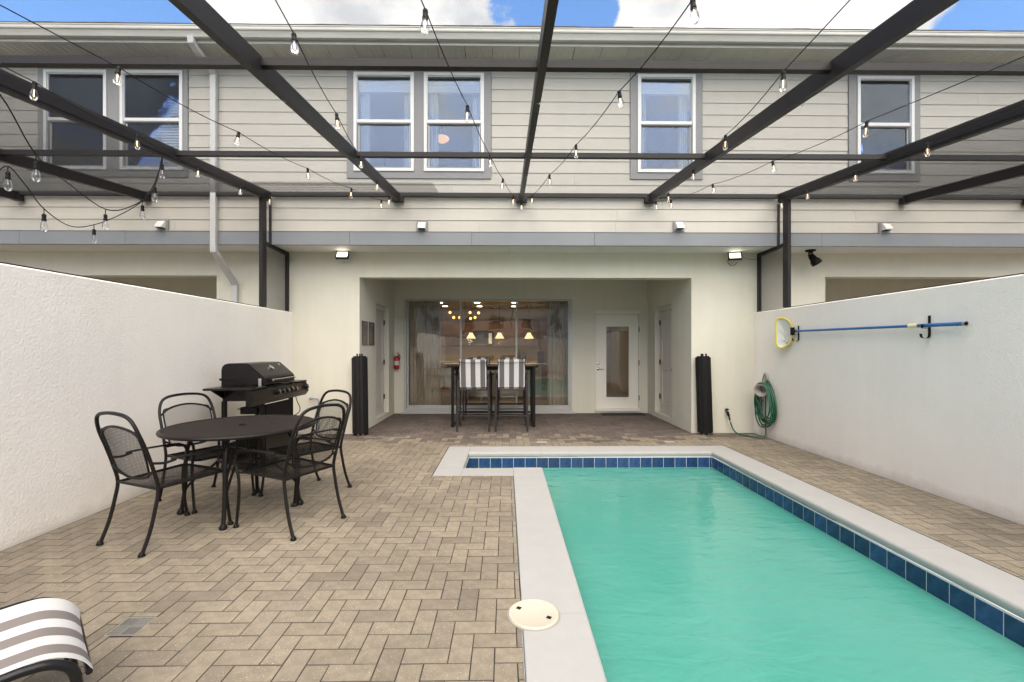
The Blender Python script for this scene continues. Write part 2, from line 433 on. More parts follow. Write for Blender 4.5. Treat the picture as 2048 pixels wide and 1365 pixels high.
    def sheet(s, rows, th=None):
        """grid of points rows[i][j]; th thickness vector gives a closed slab"""
        base = len(s.v); a = len(rows); b = len(rows[0])
        for r in rows:
            for p in r: s.v.append(tuple(p))
        for i in range(a-1):
            for j in range(b-1): s.f.append((base+i*b+j, base+i*b+j+1, base+(i+1)*b+j+1, base+(i+1)*b+j))
        if th is not None:
            b2 = len(s.v); th = Vector(th)
            for r in rows:
                for p in r: s.v.append(tuple(Vector(p)+th))
            for i in range(a-1):
                for j in range(b-1): s.f.append((b2+i*b+j, b2+(i+1)*b+j, b2+(i+1)*b+j+1, b2+i*b+j+1))
            for i in range(a-1):
                for j in (0, b-1): s.f.append((base+i*b+j, base+(i+1)*b+j, b2+(i+1)*b+j, b2+i*b+j))
            for j in range(b-1):
                for i in (0, a-1): s.f.append((base+i*b+j, b2+i*b+j, b2+i*b+j+1, base+i*b+j+1))
        return s
    def mesh(s, name):
        me = bpy.data.meshes.new(name); me.from_pydata(s.v, [], s.f); me.update()
        return me
    def build(s, name, m, parent=None, smooth=False, world=False):
        me = s.mesh(name)
        me.materials.append(M[m])
        import bmesh
        bm = bmesh.new(); bm.from_mesh(me); bmesh.ops.recalc_face_normals(bm, faces=bm.faces); bm.to_mesh(me); bm.free()
        if smooth:
            me.polygons.foreach_set('use_smooth', [True]*len(me.polygons))
            me.set_sharp_from_angle(angle=R(42))
        o = bpy.data.objects.new(name, me); COL.objects.link(o)
        if parent:
            o.parent = parent
            if world: o.location = -wloc(parent)
        return o
def wloc(o):
    v = Vector(o.location)
    while o.parent: o = o.parent; v += Vector(o.location)
    return v
def tag(o, label=None, cat=None, group=None, kind=None):
    if label: o['label'] = label
    if cat: o['category'] = cat
    if group: o['group'] = group
    if kind: o['kind'] = kind
    return o
def empty(name, loc, rz=0, label=None, cat=None, group=None):
    o = bpy.data.objects.new(name, None); COL.objects.link(o)
    o.location = loc; o.rotation_euler = (0, 0, rz); o.empty_display_size = .1
    return tag(o, label, cat, group)
def copy_tree(o, parent=None):
    c = o.copy(); COL.objects.link(c)
    if parent: c.parent = parent
    for ch in list(o.children): copy_tree(ch, c)
    return c
def cells(x0, x1, z0, z1, holes):
    """rectangles that cover x0..x1, z0..z1 without the holes"""
    xs = sorted({x0, x1, *[h[0] for h in holes], *[h[1] for h in holes]}); xs = [x for x in xs if x0 <= x <= x1]
    out = []
    for a, b in zip(xs, xs[1:]):
        m = (a+b)/2
        hz = sorted((max(h[2], z0), min(h[3], z1)) for h in holes if h[0] < m < h[1])
        z = z0
        for p, q in hz:
            if p > z: out.append((a, b, z, p))
            z = max(z, q)
        if z < z1: out.append((a, b, z, z1))
    return out

# ------------------------------------------------------------------ key planes (metres)
XL, XR = -3.49, 4.10          # inner faces of the two side walls
YH, YB, YS = 7.47, 9.80, 6.95  # stucco front, back wall of the lanai, siding face of the upper floor
LX, RX = -2.395, 3.06         # lanai side walls
ZS, ZW = 2.98, 1.99           # soffit, side wall top
# pool: inner water outline and outer coping outline
PIX0, PIX1, PIY1 = .43, 2.78, 6.11
POX0, POX1, POY1 = .085, 3.13, 6.50
AIX0, AIY0, AOX0, AOY0 = -.50, 5.34, -.81, 5.01
PY0 = -1.2                    # near end of the pool, behind the camera
COPE = .34

# ------------------------------------------------------------------ ground
g = MB()
for a in ((-150, POX0-.02, -150, AOY0), (POX1+.02, 150, -150, 150), (-150, AOX0-.02, AOY0, 150), (AOX0-.02, POX1+.02, POY1+.02, 150), (POX0-.02, POX1+.02, -150, PY0-COPE)):
    g.sheet([[(a[0], a[2], -.085), (a[1], a[2], -.085)], [(a[0], a[3], -.085), (a[1], a[3], -.085)]])
tag(g.build('ground', 'ground'), 'brown bare ground under the paving and the houses', 'ground', kind='structure')

def rect_minus(r, holes):
    out = [r]
    for h in holes:
        nx = []
        for (x0, x1, y0, y1) in out:
            if h[0] >= x1 or h[1] <= x0 or h[2] >= y1 or h[3] <= y0: nx.append((x0, x1, y0, y1)); continue
            if h[0] > x0: nx.append((x0, h[0], y0, y1))
            if h[1] < x1: nx.append((h[1], x1, y0, y1))
            a, b = max(x0, h[0]), min(x1, h[1])
            if h[2] > y0: nx.append((a, b, y0, h[2]))
            if h[3] < y1: nx.append((a, b, h[3], y1))
        out = nx
    return out

bed = MB()
poolholes = [(POX0-.01, POX1+.01, -9, POY1+.01), (AOX0-.01, POX0, AOY0-.01, POY1+.01)]
for r in ((XL, XR, -3, YH), (LX, RX, YH, YB)):
    for q in rect_minus(r, poolholes+[(-1.962, -1.818, 2.244, 2.398)]):
        bed.box(q[0], q[1], q[2], q[3], -.08, -.0028)
patio = bed.build('patio', 'sand')
tag(patio, 'herringbone paved patio of tan brick pavers around the pool', 'patio', kind='structure')

# ---- herringbone pavers
PA = .104
GAP = .0034
drain_rect = (-1.962, -1.818, 2.244, 2.398)
pav = []
regs = [(XL+.012, XR-.012, -1.0, YH-.005), (LX+.01, RX-.01, YH-.005, YB-.01)]
holes = [(POX0-.004, POX1+.004, -9, POY1+.004), (AOX0-.004, POX0, AOY0-.004, POY1+.004), drain_rect]
ox, oy = -3.9, -1.2
for i in range(0, 82):
    for j in range(0, 110):
        k = (i+j) % 4
        if k == 0: r = (ox+i*PA, ox+(i+2)*PA, oy+j*PA, oy+(j+1)*PA)
        elif k == 2: r = (ox+i*PA, ox+(i+1)*PA, oy+j*PA, oy+(j+2)*PA)
        else: continue
        for rg in regs:
            c = (max(r[0], rg[0]), min(r[1], rg[1]), max(r[2], rg[2]), min(r[3], rg[3]))
            if c[1]-c[0] < .012 or c[3]-c[2] < .012: continue
            for q in rect_minus(c, holes):
                if q[1]-q[0] < .014 or q[3]-q[2] < .014: continue
                pav.append(q)
def inview(q):
    x, y = (q[0]+q[1])/2, (q[2]+q[3])/2
    if y < 1.75: return None
    if abs(x) > 1.17*y: return None
    return (q[1]-q[0])*(q[3]-q[2])/(y**3)
sc_ = [(inview(q), n) for n, q in enumerate(pav)]
big = {n for s_, n in sorted([t for t in sc_ if t[0]], reverse=True)[:300]}
shared = {}
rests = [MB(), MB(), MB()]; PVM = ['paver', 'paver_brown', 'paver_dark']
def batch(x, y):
    """0 tan, 1 slightly browner, 2 dark brown, mixed in behind the pool and throughout the lanai"""
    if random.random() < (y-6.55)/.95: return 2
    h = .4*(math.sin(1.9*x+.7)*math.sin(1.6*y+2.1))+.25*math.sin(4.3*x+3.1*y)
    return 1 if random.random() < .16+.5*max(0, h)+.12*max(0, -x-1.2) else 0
def edge_mesh(lx, ly, v, dk):
    key = (round(lx, 3), round(ly, 3), v, dk)
    if key not in shared:
        mb = MB().cbox(-lx/2+GAP/2, lx/2-GAP/2, -ly/2+GAP/2, ly/2-GAP/2, -.035, 0, .0011+.0004*v)
        me = mb.mesh('paver'); me.materials.append(M[PVM[dk]]); me.materials.append(M['joint'])
        for k in range(1, 9): me.polygons[k].material_index = 1
        shared[key] = me
    return shared[key]
for n, q in enumerate(pav):
    lx, ly = q[1]-q[0], q[3]-q[2]
    x, y = (q[0]+q[1])/2, (q[2]+q[3])/2
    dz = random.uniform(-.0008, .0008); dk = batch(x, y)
    if n in big:
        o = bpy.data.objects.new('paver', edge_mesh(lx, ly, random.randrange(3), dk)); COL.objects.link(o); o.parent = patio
        o.location = (x, y, dz)
        o.rotation_euler = (random.uniform(-.004, .004), random.uniform(-.004, .004), random.uniform(-.008, .008))
    else:
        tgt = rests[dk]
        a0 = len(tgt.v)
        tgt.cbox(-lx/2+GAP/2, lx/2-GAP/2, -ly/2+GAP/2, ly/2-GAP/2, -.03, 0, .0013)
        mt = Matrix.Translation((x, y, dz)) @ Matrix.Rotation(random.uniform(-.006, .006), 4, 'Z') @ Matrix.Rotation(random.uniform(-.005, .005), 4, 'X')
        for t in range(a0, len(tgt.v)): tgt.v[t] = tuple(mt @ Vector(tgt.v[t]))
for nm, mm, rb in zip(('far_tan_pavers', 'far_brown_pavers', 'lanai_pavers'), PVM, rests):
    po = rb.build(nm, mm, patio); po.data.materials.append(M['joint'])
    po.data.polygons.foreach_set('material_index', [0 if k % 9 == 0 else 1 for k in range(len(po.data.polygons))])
    tag(po, kind='stuff')

# ------------------------------------------------------------------ swimming pool
pool = empty('swimming_pool', (1.6, 3.0, 0), 0, 'L-shaped swimming pool with white coping and blue waterline tiles', 'swimming pool')
def cope_profile(wd, t=.065, r=.022, n=5):
    """p=0 is the outer edge, p=wd the pool side with a rounded nose"""
    pts = [(0, -t), (0, -.004), (.004, 0)]
    for i in range(n+1):
        a = math.pi/2*(1-i/n); pts.append((wd-r+math.cos(a)*r, -r+math.sin(a)*r))
    for i in range(1, n+1):
        a = -math.pi/2*i/n; pts.append((wd-r+math.cos(a)*r, -(t-r)+math.sin(a)*r))
    return pts
G2 = .0012
def slab_x(x0, x1, yo, yi):   # slab running along X, outer edge yo, pool edge yi
    s = 1 if yi > yo else -1
    return MB().prism([(yo+s*p, z) for p, z in cope_profile(abs(yi-yo))], x0+G2, x1-G2, 'x').build('coping_slab', 'coping', pool, True, True)
def slab_y(y0, y1, xo, xi):
    s = 1 if xi > xo else -1
    return MB().prism([(xo+s*p, z) for p, z in cope_profile(abs(xi-xo))], y0+G2, y1-G2, 'y').build('coping_slab', 'coping', pool, True, True)
def slab_c(x0, x1, y0, y1):
    return MB().rbox(x0+G2, x1-G2, y0+G2, y1-G2, -.065, 0, .003).build('coping_slab', 'coping', pool, False, True)
# far side
for a, b in ((AIX0, .48), (.48, 1.70), (1.70, PIX1)): slab_x(a, b, POY1, PIY1)
slab_c(PIX1, POX1, PIY1, POY1); slab_c(AOX0, AIX0, PIY1, POY1)
slab_y(AIY0, PIY1, AOX0, AIX0); slab_c(AOX0, AIX0, AOY0, AIY0)
slab_x(AIX0, POX0, AOY0, AIY0)
ys = [PY0, -.1, 1.14, 2.40, 3.66, AIY0]
for a, b in zip(ys, ys[1:]): slab_y(a, b, POX0, PIX0)
ys = [PY0, .55, 1.85, 3.15, 4.56, PIY1]
for a, b in zip(ys, ys[1:]): slab_y(a, b, POX1, PIX1)
slab_x(PIX0, PIX1, PY0-COPE, PY0)
# basin
b = MB()
zt, zb = -.066, -1.25
b.sheet([[(PIX0, PY0, zb), (PIX1, PY0, zb)], [(PIX0, PIY1, zb), (PIX1, PIY1, zb)]])
b.sheet([[(AIX0, AIY0, -.65), (PIX0, AIY0, -.65)], [(AIX0, PIY1, -.65), (PIX0, PIY1, -.65)]])
def wallq(x0, y0, x1, y1, z0=zb): b.sheet([[(x0, y0, z0), (x1, y1, z0)], [(x0, y0, zt), (x1, y1, zt)]])
O = .012
wallq(PIX1+O, PY0, PIX1+O, PIY1+O); wallq(AIX0-O, PIY1+O, PIX1+O, PIY1+O); wallq(AIX0-O, AIY0, AIX0-O, PIY1+O)
wallq(AIX0-O, AIY0-O, PIX0, AIY0-O); wallq(PIX0-O, PY0, PIX0-O, AIY0-O); wallq(PIX0, PY0-O, PIX1, PY0-O)
b.sheet([[(PIX0, AIY0, zb), (PIX0, PIY1, zb)], [(PIX0, AIY0, -.65), (PIX0, PIY1, -.65)]])
b.build('basin', 'basin', pool, False, True)
b = MB()   # light grout bed behind the tiles
b.box(PIX1-.0025, PIX1+.011, PY0, PIY1-.003, -.235, -.0662); b.box(AIX0-.0, PIX1+.011, PIY1-.0025, PIY1+.011, -.235, -.0662)
b.box(AIX0-.011, AIX0+.0025, AIY0-.01, PIY1-.003, -.235, -.0662); b.box(PIX0-.011, PIX0+.0025, PY0, AIY0-.012, -.235, -.0662)
b.box(AIX0+.003, PIX0-.003, AIY0-.011, AIY0+.0025, -.235, -.0662)
b.build('grout_bed', 'grout', pool, False, True)
TP = .1555
tmesh = {}
def tile(x, y, axis, wd=TP):
    key = (axis, round(wd, 3))
    if key not in tmesh:
        h = wd/2-.0023
        mb = MB().rbox(-h, h, -.004, .004, -.156, 0, .0015) if axis == 'x' else MB().rbox(-.004, .004, -h, h, -.156, 0, .0015)
        me = mb.mesh('tile'); me.materials.append(M['tile']); tmesh[key] = me
    o = bpy.data.objects.new('tile', tmesh[key]); COL.objects.link(o); o.parent = pool
    o.location = Vector((x, y, -.0735))-wloc(pool)
x = PIX1-.035
n = 0
while x > AIX0+.02:
    a = max(x-TP, AIX0)
    tile((x+a)/2, PIY1, 'x', x-a); x = a
tile(PIX1-.019, PIY1, 'x', .032)
y = PIY1-.03
tile(PIX1, PIY1-.017, 'y', .026)
while y > .2:
    tile(PIX1, y-TP/2, 'y'); y -= TP
y = PIY1-.01
for k in range(5): tile(AIX0, y-TP*(k+.5)*.98, 'y', TP*.98)
for k in range(30): tile(PIX0, AIY0-.02-TP*(k+.5), 'y')
for k in range(6): tile(PIX0-.01-TP*(k+.5)*.98, AIY0, 'x', TP*.98)
wt = MB()
wt.sheet([[(PIX0-.004, PY0, -.205), (PIX1+.004, PY0, -.205)], [(PIX0-.004, PIY1+.004, -.205), (PIX1+.004, PIY1+.004, -.205)]])
wt.sheet([[(AIX0-.004, AIY0-.004, -.205), (PIX0-.004, AIY0-.004, -.205)], [(AIX0-.004, PIY1+.004, -.205), (PIX0-.004, PIY1+.004, -.205)]])
tag(wt.build('pool_water', 'water'), 'milky turquoise water filling the swimming pool', 'water', kind='structure')
# skimmer lid
sl = empty('skimmer_lid', (.145, 2.385, 0), R(-30), 'round cream plastic skimmer lid set across the white coping edge', 'skimmer lid')
mb = MB(); mb.lathe([(.132, -.002), (.132, .010), (.129, .0135), (.122, .014), (.118, .0125), (.0, .0128)], 48)
mb.build('lid_plate', 'lid', sl, True)
mb = MB(); mb.lathe([(.139, -.001), (.139, .006), (.1335, .006), (.1335, -.001)], 48); mb.build('ring', 'plasticgrey', sl, True)
for sx in (-1, 1):
    MB().box(sx*.088-.012, sx*.088+.012, -.011, .011, .0129, .0145).build('finger_hole', 'black', sl)
# deck drain
dr = empty('deck_drain', (-1.89, 2.321, 0), 0, 'small square metal floor drain grate set in the pavers', 'drain')
mb = MB(); mb.box(-.071, .071, -.076, .076, -.05, -.02); mb.build('drain_box', 'black', dr)
mb = MB()
for a in ((-.072, .072, -.077, -.071), (-.072, .072, .071, .077), (-.072, -.066, -.071, .071), (.066, .072, -.071, .071), (-.002, .002, -.071, .071), (-.066, -.002, -.002, .002), (.002, .066, -.002, .002)): mb.box(*a, -.012, -.001)
mb.build('frame', 'drainmetal', dr)
for qx in (0, 1):
    for qy in (0, 1):
        mb = MB()
        for k in range(1, 5):
            if (qx+qy) % 2 == 0: mb.box(-.066+qx*.068, -.002+qx*.068, -.071+qy*.072+k*.0142-.002, -.071+qy*.072+k*.0142+.002, -.011, -.0025)
            else: mb.box(-.066+qx*.068+k*.0130-.0018, -.066+qx*.068+k*.0130+.0018, -.071+qy*.072, -.001+qy*.072, -.011, -.0025)
        mb.build('grate', 'drainmetal', dr)
for i, (x, y, l) in enumerate(((.53, 6.77, 'small flat metal deck plate behind the middle of the pool'), (2.45, 6.78, 'small flat metal deck plate behind the right end of the pool'))):
    o = MB().cbox(-.075, .075, -.045, .045, -.004, .005, .002).build('deck_plate', 'plasticgrey'); o.location = (x, y, 0)
    tag(o, l, 'deck plate', 'deck plates behind the pool')

# ------------------------------------------------------------------ patio side walls
def side_wall(x0, x1, label):
    o = MB().cbox(x0, x1, -6.2, YH+.0, -.1, ZW, .012).build('patio_wall', 'stucco_side')
    tag(o, label, 'wall', 'stucco walls between the patios')
    return o
side_wall(XL-.2, XL, 'white rough stucco wall behind the grill and table')
side_wall(XR, XR+.2, 'white rough stucco wall carrying the blue pool pole and hose')
o = MB().cbox(XL, XR, -6.4, -6.205, -.1, ZW, .012).build('patio_wall', 'stucco_side')
tag(o, 'white stucco end wall closing the patio behind the pool end', 'wall', 'stucco walls between the patios')

# ------------------------------------------------------------------ townhouse
house = empty('townhouse', (.3, YH, 0), 0, 'two storey row house with cream lap siding, white windows and recessed lanai', 'house')
HX0, HX1 = -11.0, 11.5
NXL, NXR = -4.71, 5.29     # edges of the neighbours' lanai openings
def part(mb, name, m, parent=house, smooth=False): return mb.build(name, m, parent, smooth, True)
# ground floor stucco front
mb = MB()
for c in cells(HX0, HX1, 0, ZS, [(LX, RX, -1, 2.56), (-10.15, NXL, -1, 2.585), (NXR, 10.75, -1, 2.585)]):
    mb.box(c[0], c[1], YH, YH+.22, c[2], c[3])
part(mb, 'front_wall', 'stucco')
# lanai interior
SLX0, SLX1, SLZ = -2.19, 1.425, 2.46
DX0, DX1, DZ0, DZ1 = 1.93, 2.885, .075, 2.165
mb = MB()
for c in cells(LX-.2, RX+.2, 0, 2.9, [(SLX0, SLX1, .05, SLZ), (DX0, DX1, DZ0, DZ1)]):
    mb.box(c[0], c[1], YB, YB+.16, c[2], c[3])
part(mb, 'back_wall', 'stucco')
def sidewall(x0, x1, y0, y1, name):
    mb = MB()
    for c in cells(YH+.22, YB, 0, 2.9, [(y0, y1, .10, 2.23)]):
        mb.box(x0, x1, c[0], c[1], c[2], c[3])
    return part(mb, name, 'stucco')
sidewall(LX-.18, LX, 8.42, 9.34, 'lanai_side_wall')
sidewall(RX, RX+.18, 8.38, 9.30, 'lanai_side_wall')
part(MB().box(LX-.2, RX+.2, YH+.22, YB, 2.9, 2.95), 'lanai_ceiling', 'stucco')
for (x0, x1) in ((-10.15, NXL), (NXR, 10.75)):
    mb = MB(); mb.box(x0-.2, x1+.2, YB, YB+.1, 0, 2.9); mb.box(x0-.2, x1+.2, YH+.22, YB, 2.9, 2.95)
    mb.box(x0-.15, x0, YH+.22, YB, 0, 2.9); mb.box(x1, x1+.15, YH+.22, YB, 0, 2.9)
    part(mb, 'neighbour_lanai', 'stucco')
# side doors of the lanai
def panel_door(parent, x, y0, y1, facing, hinge_y, m):
    """door in the YZ plane at x, facing +1 (towards +X) or -1"""
    f = facing
    d = part(MB().box(min(x, x-.04*f), max(x, x-.04*f), y0+.012, y1-.012, .11, 2.14), 'door', m, parent)
    for z0, z1 in ((.28, 1.0), (1.12, 1.98)):
        mb = MB(); e = .012*f
        ya, yb = y0+.14, y1-.14
        for a in ((ya, yb, z0, z0+.03), (ya, yb, z1-.03, z1), (ya, ya+.03, z0+.03, z1-.03), (yb-.03, yb, z0+.03, z1-.03)):
            mb.box(min(x, x+e), max(x, x+e), *a)
        mb.box(min(x, x+.6*e), max(x, x+.6*e), ya+.07, yb-.07, z0+.07, z1-.07)
        part(mb, 'door_panel', m, d)
    for z in (.42, 1.12, 1.92):
        part(MB().box(min(x, x+.022*f), max(x, x+.022*f), hinge_y-.02, hinge_y+.02, z-.05, z+.05), 'hinge', 'hinge', d)
    part(MB().lathe([(.03, 0), (.03, .012), (.012, .02), (.012, .04), (.028, .05), (.028, .07), (0, .075)], 12, (x, (y0+.09) if hinge_y > y0+.3 else (y1-.09), 1.0), Matrix.Rotation(R(90)*f, 4, 'Y')), 'door_knob', 'hinge', d, True)
    mb = MB()
    xa, xb = (x-.05, x+.03) if f > 0 else (x-.03, x+.05)
    mb.box(xa, xb, y0, y0+.011, .10, 2.23); mb.box(xa, xb, y1-.011, y1, .10, 2.23); mb.box(xa, xb, y0+.011, y1-.011, 2.145, 2.23)
    part(mb, 'door_frame', m, d)
panel_door(house, LX-.10, 8.42, 9.34, 1, 9.31, 'doorgrey')
panel_door(house, RX+.10, 8.38, 9.30, -1, 9.27, 'doorgrey')
mb = MB(); mb.box(LX-.2, LX-.16, 8.3, 9.5, 0, 2.4); mb.box(RX+.16, RX+.2, 8.3, 9.5, 0, 2.4); part(mb, 'door_backing', 'roomwall')
# glazed back door
Yd = YB+.03
d = MB()
GX0, GX1, GZ0, GZ1 = DX0+.24, DX1-.225, .34, 1.87
for c in cells(DX0+.02, DX1-.02, DZ0+.02, DZ1-.03, [(GX0, GX1, GZ0, GZ1)]): d.box(c[0], c[1], Yd, Yd+.045, c[2], c[3])
door = part(d, 'door', 'doorwhite')
mb = MB(); mb.box(DX0-.0, DX0+.017, YB-.02, YB+.1, DZ0, DZ1); mb.box(DX1-.017, DX1, YB-.02, YB+.1, DZ0, DZ1); mb.box(DX0+.017, DX1-.017, YB-.02, YB+.1, DZ1-.027, DZ1)
mb.box(DX0-.02, DX1+.02, YB-.025, YB-.002, DZ1+.002, DZ1+.05); mb.box(DX0, DX1, YB-.05, YB+.1, DZ0-.03, DZ0+.017)
part(mb, 'door_frame', 'doorwhite', door)
mb = MB()
for c in cells(GX0-.035, GX1+.035, GZ0-.035, GZ1+.035, [(GX0, GX1, GZ0, GZ1)]): mb.box(c[0], c[1], Yd-.014, Yd-.001, c[2], c[3])
for c in cells(GX0-.055, GX1+.055, GZ0-.055, GZ1+.055, [(GX0-.035, GX1+.035, GZ0-.035, GZ1+.035)]): mb.box(c[0], c[1], Yd-.007, Yd-.001, c[2], c[3])
part(mb, 'glazing_bead', 'doorwhite', door)
part(MB().box(GX0, GX1, Yd+.015, Yd+.021, GZ0, GZ1), 'pane', 'glass', door)
mb = MB()
for k in range(8): mb.box(GX0+.01, GX1-.01, Yd+.026, Yd+.04, GZ1-.01-k*.008, GZ1-.006-k*.008)
mb.box(GX0+.01, GX1-.01, Yd+.024, Yd+.042, GZ1-.085, GZ1-.073); part(mb, 'blind', 'blind', door)
part(MB().lathe([(.031, 0), (.031, .012), (.022, .02), (0, .022)], 18, (DX0+.065, Yd, 1.075), Matrix.Rotation(R(90), 4, 'X')), 'deadbolt', 'chrome', door, True)
mb = MB().lathe([(.031, 0), (.031, .012), (.014, .02), (.011, .05), (0, .052)], 18, (DX0+.065, Yd, .955), Matrix.Rotation(R(90), 4, 'X'))
mb.tube(spline([(DX0+.065, Yd-.045, .955), (DX0+.10, Yd-.05, .952), (DX0+.175, Yd-.046, .948)], 4), [.011]*4+[.009]*5, 8)
part(mb, 'handle', 'chrome', door, True)
for z in (.33, 1.09, 1.81): part(MB().box(DX1-.025, DX1-.008, YB-.034, YB-.021, z-.055, z+.055), 'hinge', 'hinge', door)
# sliding glass door
sl = MB()
sl.box(SLX0, SLX0+.05, YB-.02, YB+.12, .05, SLZ); sl.box(SLX1-.05, SLX1, YB-.02, YB+.12, .05, SLZ)
sl.box(SLX0+.05, SLX1-.05, YB-.02, YB+.12, SLZ-.025, SLZ); sl.box(SLX0+.05, SLX1-.05, YB-.04, YB+.12, .03, .10)
sl.box(SLX0-.05, SLX1+.05, YB-.06, YB-.041, -.01, .035)
slider = part(sl, 'sliding_glass_door', 'alu')
m1, m2 = -.975, .226
for (a, b_, yo) in ((SLX0+.05, m1+.02, .065), (m1-.02, m2+.02, .035), (m2-.02, SLX1-.05, .005)):
    mb = MB()
    for c in cells(a, b_, .10, SLZ-.025, [(a+.035, b_-.035, .17, SLZ-.045)]): mb.box(c[0], c[1], YB+yo, YB+yo+.028, c[2], c[3])
    leaf = part(mb, 'door_leaf', 'alu', slider)
    part(MB().box(a+.035, b_-.035, YB+yo+.011, YB+yo+.017, .17, SLZ-.045), 'pane', 'glass', slider)

# --- rooms behind the glass
KX0, KX1, KY1, KZ = -2.95, 3.6, 15.6, 2.75
mb = MB()
mb.box(KX0, KX1, KY1, KY1+.1, 0, KZ); mb.box(KX0-.1, KX0, YB+.16, KY1, 0, KZ); mb.box(KX1, KX1+.1, YB+.16, KY1, 0, KZ)
mb.box(KX0, KX1, YB+.16, KY1, KZ, KZ+.1)
mb.box(1.72, 1.82, YB+.16, 12.6, .05, KZ)
part(mb, 'kitchen_walls', 'kitchenwall')
part(MB().box(KX0, KX1, YB+.16, KY1, .0, .05), 'kitchen_floor', 'woodfloor')
def box_thing(name, label, cat, m, box, group=None):
    o = MB().rbox(*box, .006).build(name, m); tag(o, label, cat, group); return o
kc = empty('kitchen_cabinets', (-.4, 15.3, .05), 0, 'brown wooden kitchen wall cabinets behind the sliding glass door', 'cabinets')
mb = MB(); mb.box(-2.35, -1.22, 15.24, 15.59, 1.46, 2.32); mb.box(-.42, 1.1, 15.24, 15.59, 1.46, 2.32); mb.box(-1.22, -.42, 15.24, 15.59, 1.98, 2.32)
mb.box(1.12, 1.72, 15.0, 15.59, .05, 2.32)
mb.build('wall_units', 'woodcab', kc, False, True)
mb = MB(); mb.box(-2.35, 1.1, 15.05, 15.59, .05, .93); mb.build('base_units', 'woodcab', kc, False, True)
mb = MB(); mb.box(-2.37, 1.1, 15.02, 15.59, .93, .97); mb.build('worktop', 'stone', kc, False, True)
for x in (-2.3, -1.75, -.38, .12, .62):
    MB().box(x, x+.47, 15.222, 15.24, 1.49, 2.29).build('cabinet_door', 'woodcab', kc, False, True)
mw = empty('microwave', (-.82, 15.3, 1.5), 0, 'black microwave above the hob in the kitchen', 'microwave')
MB().box(-1.21, -.43, 15.2, 15.58, 1.50, 1.96).build('case', 'appliance', mw, False, True)
MB().box(-1.17, -.62, 15.19, 15.199, 1.55, 1.91).build('microwave_door', 'blackgloss', mw, False, True)
MB().box(-.58, -.47, 15.19, 15.199, 1.55, 1.91).build('keypad', 'steel', mw, False, True)
isl = empty('kitchen_island', (-.3, 12.95, .05), 0, 'pale kitchen island counter under three hanging lamps', 'island')
MB().box(-1.6, 1.0, 12.75, 13.25, .05, .93).build('cabinet', 'softwhite', isl, False, True)
MB().rbox(-1.75, 1.15, 12.55, 13.4, .93, .97, .006).build('worktop', 'stone', isl, False, True)
def bottle(x, y, z, h, r, label, m='appliance'):
    o = MB().lathe([(r*.9, 0), (r, .01), (r, h*.6), (r*.4, h*.75), (r*.35, h*.97), (r*.4, h)], 14, (0, 0, 0)).build('bottle', m, None, True)
    o.location = (x, y, z); tag(o, label, 'bottle', 'bottles on the kitchen worktop')
bottle(.42, 15.25, .97, .42, .07, 'tall dark bottle on the kitchen worktop beside the middle door frame')
bottle(.62, 15.28, .97, .28, .06, 'shorter dark bottle on the kitchen worktop')
cm = empty('coffee_maker', (1.0, 13.05, .97), 0, 'black coffee maker standing on the kitchen island', 'coffee maker')
MB().rbox(-.1, .1, -.12, .12, 0, .04, .006).build('base', 'appliance', cm); MB().rbox(-.1, .1, .04, .12, .04, .36, .006).build('column', 'appliance', cm); MB().rbox(-.1, .1, -.12, .04, .27, .36, .006).build('brew_head', 'appliance', cm)
for i, x in enumerate((-.999, -.186, .657)):
    p = empty('pendant_lamp', (x, 13, 1.68), 0, ('left', 'middle', 'right')[i]+' of three lit cream pendant lamps behind the sliding door', 'pendant lamp', 'pendant lamps over the kitchen island')
    MB().lathe([(.135, 0), (.12, .03), (.075, .10), (.05, .16), (.045, .165)], 20).build('shade', 'lampglow', p, True)
    MB().lathe([(.03, .165), (.03, .2), (.005, .21), (.005, KZ-1.68)], 8).build('rod', 'appliance', p)
    l = bpy.data.lights.new('pendant_light', 'POINT'); l.energy = 4; l.color = (1, .75, .45); l.shadow_soft_size = .06
    lo = bpy.data.objects.new('pendant_light', l); COL.objects.link(lo); lo.location = (0, 0, -.08); lo.parent = p
for x in (-1.95, -.85, .255):
    for y, dn in ((13.45, 'nearer'), (14.6, 'farther')):
        o = empty('downlight', (x, y, KZ), 0, dn+' recessed ceiling light in the '+{-1.95: 'left', -.85: 'middle', .255: 'right'}[x]+' column of the kitchen', 'ceiling light', 'recessed kitchen ceiling lights')
        MB().lathe([(.088, -.008), (.088, -.001)], 20).build('lens', 'canlight', o)
        MB().lathe([(.11, -.006), (.11, -.001), (.09, -.001), (.09, -.006)], 20).build('trim_ring', 'white', o)
        l = bpy.data.lights.new('downlight_light', 'SPOT'); l.energy = 7; l.color = (1, .75, .45); l.spot_size = R(120); l.shadow_soft_size = .05
        lo = bpy.data.objects.new('downlight_light', l); COL.objects.link(lo); lo.parent = o; lo.location = (0, 0, -.02)
ch = empty('chandelier', (-1.1, 12.2, 2.2), 0, 'branching dining chandelier with small orange glowing bulbs', 'chandelier')
bl = [(-1.499, 2.364), (-1.258, 2.243), (-1.379, 2.217), (-.964, 2.364), (-.964, 2.217), (-.723, 2.338), (-.83, 2.23)]
mb = MB(); mb.tube([(-1.1, 12.2, KZ), (-1.1, 12.2, 2.3)], .008, 6)
for k, (x, z) in enumerate(bl):
    yo = 12.2+.22*math.sin(k*2.1)
    mb.tube(spline([(-1.1, 12.2, 2.32), ((x-1.1)/2, (12.2+yo)/2, 2.27), (x, yo, z+.02)], 3), .006, 5)
mb.build('arms', 'hinge', ch, True, True)
